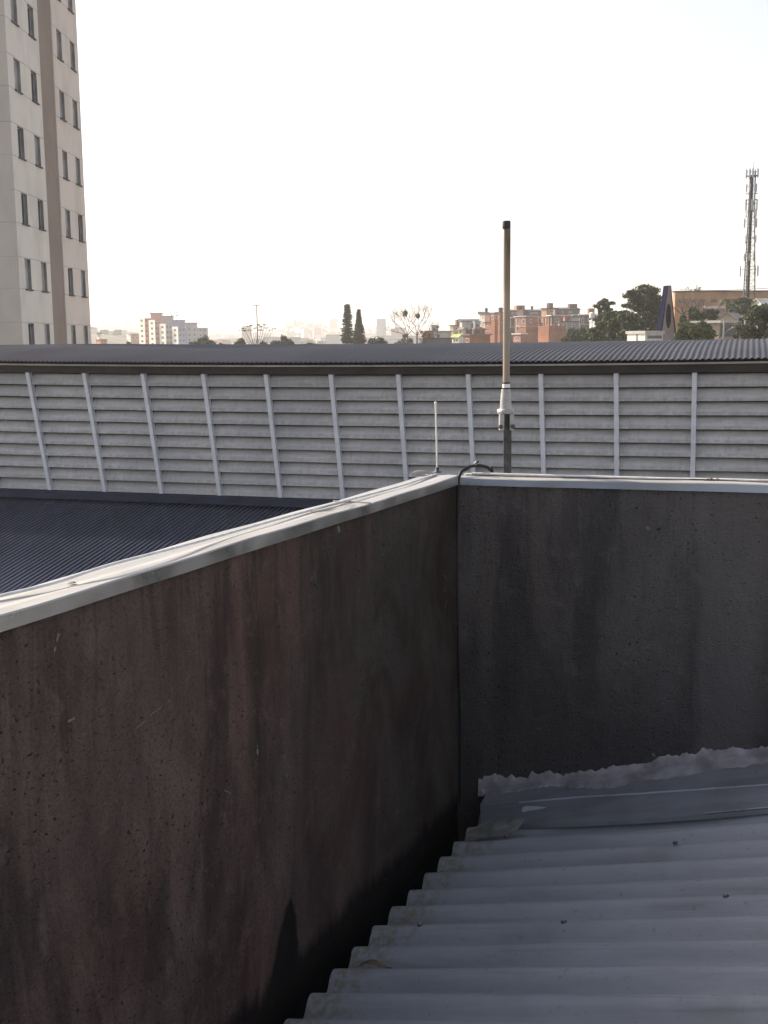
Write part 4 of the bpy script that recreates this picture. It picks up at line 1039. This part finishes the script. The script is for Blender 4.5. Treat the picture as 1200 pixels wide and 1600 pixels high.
def graffiti(t, c, a, H):
    b = MB(); b.box(-.03, -.003, a * .42, a * .47, H - 1.2, H + .2); b.build('post', M['steel_dark'], t)
house('white_wall_building', 'low flat cream white building left of the church tower', 980, 1008, 1036, 521.5, 531, 110, wm((.62, .61, .52), 'cream_white_paint'), wm((.40, .39, .38), 'flat_pale_roof'), (), ((.1, .95, .2, .9, wm((.30, .30, .31), 'grey_roller_door')),), 'slab', 'building', rot=radians(30), extra=graffiti, over=.12)

# telecom lattice tower
TY = 215
p = at(1168, 482, TY); zg = hill(p.x, p.y) - 1; ptop = at(1171.5, 274, TY)
ct = empty('telecom_tower', (p.x, p.y, zg), radians(12), 'tall slim lattice telecom mast carrying many panel antennas', 'tower')
HB = p.z - zg; HT = ptop.z - zg
def rad(z): return 1.30 - .75 * ss(0, 1, (z / HT)) - .0
legs = [radians(200), radians(-40), radians(80)]
def lp(k_, z): r = rad(z); return V((r * cos(legs[k_]), r * sin(legs[k_]), z))
M['lattice'] = simple('grey_lattice_steel', (.11, .105, .10), .6, .4, .2, 3)
for k_ in range(3):
    b = MB(); n_ = 14
    for i in range(n_): b.bar(lp(k_, HT * i / n_), lp(k_, HT * (i + 1) / n_), .15)
    b.build('leg', M['lattice'], ct)
b = MB(); nb = 22
for i in range(nb):
    z0, z1 = HT * i / nb, HT * (i + 1) / nb
    for k_ in range(3):
        q = (k_ + 1) % 3; b.bar(lp(k_, z1), lp(q, z1), .06)
        if i % 2: b.bar(lp(k_, z0), lp(q, z1), .05)
        else: b.bar(lp(q, z0), lp(k_, z1), .05)
b.build('bracing', M['lattice'], ct)
b = MB(); b.box(-.22, .22, -.10, .12, 0, HT - .3)
for i in range(int(HT / .5)): b.box(-.26, .26, -.16, -.10, i * .5, i * .5 + .07)
b.build('cable_ladder', simple('cable_bundle', (.022, .021, .022), .8), ct)
b = MB()
for z in (HT - .15, HT - 3.2, HT - 4.3):
    n_ = 12; pts = [(1.05 * cos(2 * pi * i / n_), 1.05 * sin(2 * pi * i / n_)) for i in range(n_)]
    if z > HT - 1: b.prism(pts, z, z + .1, 'z')
    else:
        for i in range(n_): b.bar((*pts[i], z), (*pts[(i + 1) % n_], z), .07)
        for k_ in range(3): b.bar(lp(k_, z), (1.05 * cos(legs[k_]), 1.05 * sin(legs[k_]), z), .06)
for i in range(8): 
    a_ = 2 * pi * i / 8; b.bar((1.0 * cos(a_), 1.0 * sin(a_), HT), (1.0 * cos(a_), 1.0 * sin(a_), HT + .9), .05)
b.build('platform', M['lattice'], ct)
b = MB(); b.tube([(0.2, 0, HT), (.25, 0, HT + 2.4)], .045, 6); b.build('lightning_spike', M['lattice'], ct)
M['panel'] = simple('antenna_panel', (.42, .42, .42), .6, 0, .1, 3)
pan = None
tiers = [(HT + .3, 1.1, 6, 1.5), (HT - 2.2, .95, 5, 1.3), (HT - 5.3, 1.05, 5, 1.9), (HT - 6.7, 1.05, 4, 1.2), (HT - 8.4, 1.1, 5, 1.6), (HT - 11.3, 1.35, 4, 1.2), (HT - 14.5, .95, 3, 1.2), (HT - 17.0, 1.65, 5, 1.8)]
rp_ = random.Random(2)
for z, r, n_, ln in tiers:
    for i in range(n_):
        a_ = 2 * pi * i / n_ + rp_.uniform(-.3, .3) + z
        b = MB(); Mx = Matrix.Translation((r * cos(a_), r * sin(a_), z)) @ Matrix.Rotation(a_, 4, 'Z')
        b.box(-.07, .07, -.13, .13, -ln / 2, ln / 2, 0, Mx); b.tube([Mx @ V((-.14, 0, -ln / 2 - .15)), Mx @ V((-.14, 0, ln / 2 + .15))], .035, 6, 1)
        b.bar((rad(z) * .6 * cos(a_), rad(z) * .6 * sin(a_), z + .3), ((r - .14) * cos(a_), (r - .14) * sin(a_), z + .3), .06, None, 1)
        b.build('panel_antenna', [M['panel'], M['lattice']], ct)

# poles
def pole(name, label, x, yt, yb, Y, r, extra=None, cat='pole'):
    A = at(x, yt, Y); zg = hill(A.x, A.y) - .5
    t = empty(name, (A.x, A.y, zg), 0, label, cat); H = A.z - zg
    b = MB(); b.tube([(0, 0, 0), (0, 0, H)], [r * 1.4, r * .8], 8); b.build('shaft', M['poleg'], t)
    if extra: extra(t, H)
M['poleg'] = simple('grey_concrete_pole', (.30, .29, .28), .9, 0, .1, 2)
def head4(t, H):
    b = MB()
    for i in range(4):
        a_ = pi / 2 * i + .3; b.bar((0, 0, H), (.55 * cos(a_), .55 * sin(a_), H + .05), .08); b.box(.35, .8, -.16, .16, H - .05, H + .10, 0, Matrix.Rotation(a_, 4, 'Z'))
    b.build('lamp_head', M['steel_dark'], t)
pole('high_mast_light', 'tall slim floodlight mast rising from the feathery tree', 401, 477, 540, 240, .14, head4, 'street lamp')
def crossarm(t, H):
    b = MB(); b.bar((-.9, 0, H - .5), (.9, 0, H - .5), .12)
    for i in (-.8, -.3, .3, .8): b.lathe([(.05, 0), (.06, .15), (.03, .2)], (i, 0, H - .44), 6)
    b.build('cross_arm', M['steel_dark'], t)
def lamp_arm(t, H):
    b = MB(); b.tube(smooth([(0, 0, H - 1.4), (.3, -.1, H - 1.0), (.75, -.2, H - .75)], 4), .035, 6); b.box(.65, 1.0, -.3, -.12, H - .80, H - .70); b.build('lamp_arm', M['steel'], t)
pole('utility_pole', 'grey utility pole with lamp arm in front of the carport', 1131.5, 498, 528, 100, .09, lamp_arm)
pole('utility_pole', 'grey utility pole with cross arm at the edge of right hand trees', 1164.5, 500, 528, 100, .10, crossarm)
pole('aerial_pole', 'thin aerial pole rising above the far houses right of the blue towers', 317, 507, 540, 430, .12)

# ------------------------------------------------------------------ trees
def leafmat(name, c1, c2):
    k = NT(name, .75, 0, .25)
    a = k.noise(k.map((.8, .8, .8)), 1, 3); b_ = k.noise(k.map((6, 6, 6)), 1, 2)
    cc = k.mix(k.ramp(a, .35, .65), c1, c2); cc = k.mix(k.math('MULTIPLY', k.ramp(b_, .4, .7), .5), cc, tuple(x * .6 for x in c1)); k.color(cc); return k.m
M['lf_dark'] = leafmat('dark_pine_foliage', (.050, .064, .036), (.085, .098, .058))
M['lf_mid'] = leafmat('mid_green_foliage', (.070, .095, .042), (.120, .140, .072))
M['lf_olive'] = leafmat('olive_foliage', (.065, .070, .036), (.11, .11, .06))
M['lf_bright'] = leafmat('yellowish_foliage', (.085, .105, .035), (.14, .15, .06))
M['bark'] = simple('grey_brown_bark', (.11, .095, .08), .95, 0, .3, 3)
M['bark_pale'] = simple('pale_dry_bark', (.25, .205, .165), .95, 0, .3, 3)
def leaves(b, c, rad, n, size, r, mi=0, flat=1.0, droop=0.0):
    for _ in range(n):
        d = V((r.gauss(0, 1), r.gauss(0, 1), r.gauss(0, 1))).normalized(); q = r.random() ** .38 * (1.0 if r.random() < .82 else r.uniform(1.1, 1.6))
        p = c + V((d.x * rad[0] * q, d.y * rad[1] * q, d.z * rad[2] * q))
        a = V((r.uniform(-1, 1), r.uniform(-1, 1), r.uniform(-1, 1) * flat - droop)).normalized(); e = a.orthogonal().normalized()
        e.rotate(Matrix.Rotation(r.uniform(0, 6.28), 3, a)); s = size * r.uniform(.6, 1.4)
        b.add([p - a * s - e * s * .1, p + e * s * .5, p + a * s, p - e * s * .5], [(0, 1, 2, 3)], mi)
def tree(name, label, x, yt, yb, w_px, Y, mat, seed, clumps=14, n=160, leaf=.22, shape='round', group=None, bark='bark', dens=1.0, low=.15, mat2=None):
    r = random.Random(seed); A = at(x, yt, Y); B = at(x, yb, Y); zg = min(hill(A.x, A.y), B.z) - .3
    Wd = w_px / 1800 * Y / 2; H = A.z - zg; hv = A.z - B.z
    t = empty(name, (A.x, A.y, zg), r.uniform(0, 6), label, 'tree', group)
    zc = H - hv                       # bottom of what is seen
    b = MB(); br = MB(); cs = []
    for i in range(clumps):
        if shape == 'round':
            f = r.uniform(low, .97); ww = Wd * sqrt(max(.03, 1 - ((f - .42) / .62) ** 2)); rc_ = Wd * r.uniform(.14, .28)
            a_ = r.uniform(0, 6.28); q = max(0, ww - rc_ * .8) * sqrt(r.random()); c = V((q * cos(a_), q * sin(a_), zc + hv * f - rc_ * .35))
            rad_ = (rc_, rc_, rc_ * .72)
        elif shape == 'pine':         # flat layered clouds of foliage
            f = (i + .5) / clumps * .9 + .08; ww = Wd * (1.0 - .55 * max(0, f - .45)); rc_ = Wd * r.uniform(.15, .30)
            a_ = i * 2.4 + r.uniform(-.4, .4); q = (ww - rc_ * .6) * r.uniform(.35, 1) if f < .92 else 0; c = V((q * cos(a_), q * sin(a_), zc + hv * f - .3))
            rad_ = (rc_, rc_, rc_ * .40)
        elif shape == 'bush':
            a_ = r.uniform(0, 6.28); q = Wd * sqrt(r.random()) * .85; f = (1 - (q / Wd) ** 2) * r.uniform(.45, .85); rc_ = Wd * r.uniform(.18, .30)
            c = V((q * cos(a_), q * sin(a_), zc + hv * f)); rad_ = (rc_, rc_, min(rc_, hv * .4))
        cs.append(c); mi = 0 if (mat2 is None or r.random() < .65) else 1
        leaves(b, c, rad_, int(n * dens), leaf, r, mi)
    tr = .022 * H + .06
    top = V((0, 0, zc + hv * .75)); br.tube([(0, 0, 0), (tr * .6, tr * .4, H * .4), (0, 0, zc + hv * .45), top], [tr * 1.3, tr, tr * .6, tr * .2], 7)
    for c in cs[::2]:
        s_ = V((0, 0, max(H * .25, c.z - abs(c.x) * .5 - abs(c.y) * .5 - .3))); md = (s_ + c) / 2 + V((0, 0, -.15)); br.tube([s_, md, c], [tr * .4, tr * .25, .02], 5)
    br.build('trunk', M[bark], t); b.build('crown', [M[mat]] + ([M[mat2]] if mat2 else []), t)
    return t
def conifer(label, x, yt, yb, w_px, Y, seed, ragged, broken):
    r = random.Random(seed); A = at(x, yt, Y); B = at(x, yb, Y); zg = min(hill(A.x, A.y), B.z) - .3
    Wd = w_px / 1800 * Y / 2; H = A.z - zg; hv = A.z - B.z
    t = empty('conifer', (A.x, A.y, zg), r.uniform(0, 6), label, 'tree', 'pair of conical conifers')
    br = MB(); br.tube([(0, 0, 0), (0, 0, H * .6), (0, 0, H)], [.28, .18, .04], 7); b = MB()
    layers = 17
    for i in range(layers):
        f = i / (layers - 1); z = H - hv * (1 - f) + hv * .10 * (1 - f); R_ = Wd * (1.0 - f * (.72 if broken else .95)) * (1 if f > .05 else .8)
        nbr = 9
        for k_ in range(nbr):
            if r.random() < ragged * .22: continue
            a_ = 2 * pi * k_ / nbr + i * .5 + r.uniform(-.2, .2); rr = R_ * r.uniform(.72, 1.08)
            tip = V((rr * cos(a_), rr * sin(a_), z - rr * .22 + rr * .25 * r.random())); br.tube([(0, 0, z), tip], [.06, .02], 4)
            for q in (.35, .65, .95):
                c = V((0, 0, z)).lerp(tip, q); leaves(b, c, (.20 + .14 * q, .20 + .14 * q, .16), 24, .20, r, 0, .6)
    br.build('trunk', M['bark'], t); b.build('crown', M['lf_dark'], t); return t
conifer('taller ragged conical conifer with bare gaps and a blunt top', 542.5, 477, 541, 22, 240, 3, .8, True)
conifer('shorter dense conical conifer right beside the ragged one', 560.5, 485, 541, 21, 246, 4, .15, False)

def bare_tree(label, x, yt, yb, w_px, Y, seed, nest=True, depth=5, bark='bark'):
    r = random.Random(seed); A = at(x, yt, Y); B = at(x, yb, Y); zg = min(hill(A.x, A.y), B.z) - .3
    t = empty('bare_tree', (B.x, B.y, zg), 0, label, 'tree'); H = A.z - zg; hv = A.z - B.z; Wd = w_px / 1800 * Y / 2
    b = MB(); zs = H - hv
    def grow(p, d, ln, rd, k_):
        pts = [p]; q = p; dd = d.copy()
        for i in range(3):
            dd = (dd + V((r.uniform(-.25, .25), r.uniform(-.25, .25), r.uniform(-.05, .22)))).normalized(); q = q + dd * ln / 3; pts.append(q)
        b.tube(pts, [rd, rd * .85, rd * .7, rd * .55], 5 if k_ > 2 else 4, 0, False)
        if k_ == 0: return
        for i in range(3 if k_ > 1 else 3):
            nd = (dd + V((r.uniform(-.95, .95), r.uniform(-.8, .8), r.uniform(-.35, .55)))).normalized(); grow(pts[-1] if i else pts[2], nd, ln * r.uniform(.6, .82), rd * .58, k_ - 1)
    for ox, lean in ((-.95, -.12), (.75, .10)):
        base = V((ox, 0, 0)); f = V((ox + lean, 0, zs + hv * .22)); b.tube([base, (base + f) / 2 + V((.08, 0, 0)), f], [.24, .20, .16], 7)
        for lx, lz in ((-.95, .8), (-.35, 1.0), (.2, 1.0), (.75, .8), (1.1, .35) if ox > 0 else (-1.2, .3)):
            grow(f, V((lx, r.uniform(-.5, .5), lz)).normalized(), hv * r.uniform(.26, .34), .085, depth - 1)
    b.build('trunk', M[bark], t)
    if nest:
        for px, py, s_ in ((633, 490, .55), (653, 494, .42)):
            c = at(px, py, Y) - V((B.x, B.y, zg)); nb_ = MB()
            leaves(nb_, c, (s_, s_, s_ * 1.15), 260, .16, r); nb_.build('nest', M['lf_dark'], t)
    return t
bare_tree('leafless spreading tree with two dark nests in its branches', 645, 474, 538, 72, 235, 21)
# feathery tree below the light mast: thin stems each with a flat tuft
r = random.Random(8); A = at(398, 508, 225); B = at(400, 540, 225); zg = hill(B.x, B.y)
t = empty('feathery_tree', (B.x, B.y, zg), 0, 'sparse pale tree with small flat leaf tufts around the light mast', 'tree'); H = A.z - zg
b = MB(); lf_ = MB()
tips = [(381, 514), (388, 510), (394, 508.5), (403, 508), (410, 511), (414, 508), (418, 513), (423, 516), (428, 514), (377, 517), (385, 517), (407, 516), (398, 513), (391, 516)]
for i, (px, py) in enumerate(tips):
    q = at(px, py, 225) - V((B.x, B.y, zg)); q.y += r.uniform(-1.5, 1.5)
    f = V((r.uniform(-.3, .3), r.uniform(-.3, .3), H * .62)); b.tube([V((0, 0, H * .45)), f.lerp(q, .4) - V((0, 0, .3)), q], [.10, .06, .025], 5)
    leaves(lf_, q + V((0, 0, .05)), (.55, .55, .12), 26, .15, r, 0, .3)
b.tube([(0, 0, 0), (0, 0, H * .5)], [.2, .13], 7)
b.build('trunk', M['bark_pale'], t); lf_.build('crown', M['lf_olive'], t)

BG = 'dark bushes and trees behind the hall roof on the left'
tree('tree', 'dark round tree at the right foot of the grey far towers', 316, 527, 545, 46, 230, 'lf_dark', 31, 16, 170, .20, 'bush', BG)
tree('tree', 'small dark tree between the far towers and the feathery tree', 345, 534, 546, 22, 220, 'lf_dark', 32, 9, 120, .18, 'bush', BG)
tree('tree', 'yellow green shrubby tree left of the light mast', 376, 528, 546, 28, 215, 'lf_olive', 33, 11, 120, .18, 'bush', BG)
tree('tree', 'dark lumpy tree right of the light mast', 440, 522, 546, 40, 220, 'lf_dark', 34, 18, 170, .20, 'bush', BG)
tree('tree', 'dark mid tree under the light mast', 410, 527, 546, 30, 218, 'lf_mid', 35, 10, 130, .18, 'bush', BG)
tree('tree', 'low dark tree at the left of the ragged conifer', 484, 533, 546, 30, 215, 'lf_dark', 36, 9, 120, .18, 'bush', BG)
tree('tree', 'low dark tree right of the two conifers', 589, 522.5, 545, 34, 225, 'lf_dark', 37, 16, 170, .20, 'bush', BG)
tree('tree', 'dark round tree before the tan house left of the pink tower', 198, 534, 548, 26, 300, 'lf_dark', 38, 12, 150, .22, 'bush', BG)
tree('tree', 'dark leaning shrub at the foot of the cream tower ends', 263, 535, 548, 16, 215, 'lf_dark', 39, 7, 110, .16, 'bush', BG)
tree('tree', 'brown scrubby tree behind the two trunks of the bare tree', 632, 521, 545, 34, 255, 'lf_olive', 40, 12, 110, .2, 'bush', BG)
tree('tree', 'dark upright tree behind the right of the bare tree', 661, 513, 545, 15, 250, 'lf_dark', 41, 9, 120, .18, 'round', BG)
tree('tree', 'small dark tree above the long pale building', 683, 509, 530, 9, 320, 'lf_dark', 42, 7, 90, .22, 'round', BG)

RG = 'trees on the right around the church tower'
tree('pine_tree', 'largest dark layered pine left of the church tower', 1007, 443, 532, 84, 150, 'lf_dark', 51, 64, 210, .20, 'pine', RG, mat2='lf_mid')
tree('pine_tree', 'dark pine filling the gap beside the church tower', 1026, 458, 534, 52, 158, 'lf_dark', 52, 40, 190, .20, 'pine', RG)
tree('tree', 'pointed dark tree left of the largest pine', 945, 463, 532, 38, 165, 'lf_dark', 53, 48, 190, .19, 'pine', RG, mat2='lf_mid')
tree('tree', 'green leafy tree between the pointed tree and largest pine', 957, 482, 536, 58, 140, 'lf_mid', 54, 60, 200, .18, 'round', RG, mat2='lf_olive')
tree('tree', 'rounded dark green tree before the brick building', 903, 509, 538, 48, 190, 'lf_dark', 55, 30, 260, .18, 'bush', RG, mat2='lf_mid')
tree('tree', 'small yellowish shrub at the left foot of the rounded tree', 883, 524, 536, 16, 185, 'lf_bright', 56, 7, 80, .15, 'bush', RG)
tree('tree', 'low green tree behind the low cream building', 977, 488, 536, 60, 135, 'lf_mid', 57, 50, 190, .16, 'round', RG, mat2='lf_dark')
tree('tree', 'small leafy tree below the small bright white shed', 926, 511, 538, 34, 126, 'lf_mid', 65, 22, 180, .14, 'bush', RG, mat2='lf_dark')
tree('tree', 'round green bush right at the church tower foot', 1086, 499, 534, 62, 100, 'lf_mid', 58, 44, 260, .12, 'bush', RG, mat2='lf_bright')
tree('tree', 'dark tree behind the green bush right of the church tower', 1085, 482, 522, 52, 140, 'lf_dark', 59, 28, 280, .16, 'round', RG)
tree('tree', 'dark round tree crown behind the flat carport', 1110, 484, 517, 44, 160, 'lf_dark', 60, 24, 260, .17, 'round', RG)
tree('tree', 'dark bushy tree around the foot of the telecom mast', 1161, 464, 508, 58, 185, 'lf_dark', 61, 50, 190, .18, 'round', RG)
tree('tree', 'big dark green tree at the right frame edge', 1192, 476, 534, 80, 105, 'lf_dark', 62, 80, 220, .13, 'round', RG, mat2='lf_mid')
tree('tree', 'olive shrubby tree beside the cross arm pole', 1160, 503, 532, 30, 98, 'lf_olive', 63, 12, 160, .12, 'bush', RG)
tree('tree', 'faint thin crown poking over the roof of the orange building', 1086, 447, 470, 46, 300, 'lf_olive', 64, 12, 40, .22, 'bush', RG)
def palm(label, x, yt, yb, w_px, Y, seed):
    r = random.Random(seed); A = at(x, yt, Y); zg = hill(A.x, A.y) - .3; H = A.z - zg; Wd = w_px / 1800 * Y / 2
    t = empty('palm_tree', (A.x, A.y, zg), 0, label, 'tree', RG)
    b = MB(); b.tube([(0, 0, 0), (.1, 0, H * .5), (0, 0, H - .5)], [.2, .15, .12], 8); b.build('trunk', M['bark'], t)
    b = MB()
    for i in range(15):
        a_ = 2 * pi * i / 15 + r.uniform(-.2, .2); up = r.uniform(-.1, .9)
        P = [V((cos(a_) * Wd * s, sin(a_) * Wd * s, H - .5 + up * Wd * s - 1.1 * Wd * s * s * .9)) for s in (0, .25, .5, .75, 1)]
        sd_ = V((-sin(a_), cos(a_), 0))
        for k_ in range(4):
            for m_ in range(5):
                c = P[k_].lerp(P[k_ + 1], m_ / 5); ax = (P[k_ + 1] - P[k_]).normalized()
                for sg in (-1, 1):
                    e = c + sd_ * sg * .34 + ax * .16 - V((0, 0, .14)); b.add([c, c + ax * .07, e], [(0, 1, 2)])
    b.build('crown', M['lf_mid'], t)
palm('small palm with drooping fronds in front of the orange building', 1136, 463, 500, 30, 170, 5)
bt = bare_tree('thin brown leafless tree in front of the orange building', 1080, 462, 500, 44, 180, 33, False, 4, 'bark')

# ------------------------------------------------------------------ overhead wire above the orange building
b = MB(); pts = [at(1062, 452.5, 248), at(1130, 453.5, 248), at(1205, 450, 248)]
b.tube(smooth(pts, 6), .05, 5); o = b.build('overhead_wire', M['black_cable'], None); tag(o, 'thin overhead wire strung above the roof of the orange building', 'wire')

# ------------------------------------------------------------------ haze
hz = MB(); hz.box(-5500, 5500, -400, 9000, GZ - 30, 150)
k = NT('haze_air'); k.n.remove(k.b)
pv = k.n.new('ShaderNodeVolumePrincipled'); pv.inputs['Density'].default_value = 0.00029
pv.inputs['Color'].default_value = (1.0, .97, .93, 1); pv.inputs['Anisotropy'].default_value = .3
k.l.new(pv.outputs[0], k.n['Material Output'].inputs['Volume'])
o = hz.build('haze', k.m, None); o['kind'] = 'stuff'
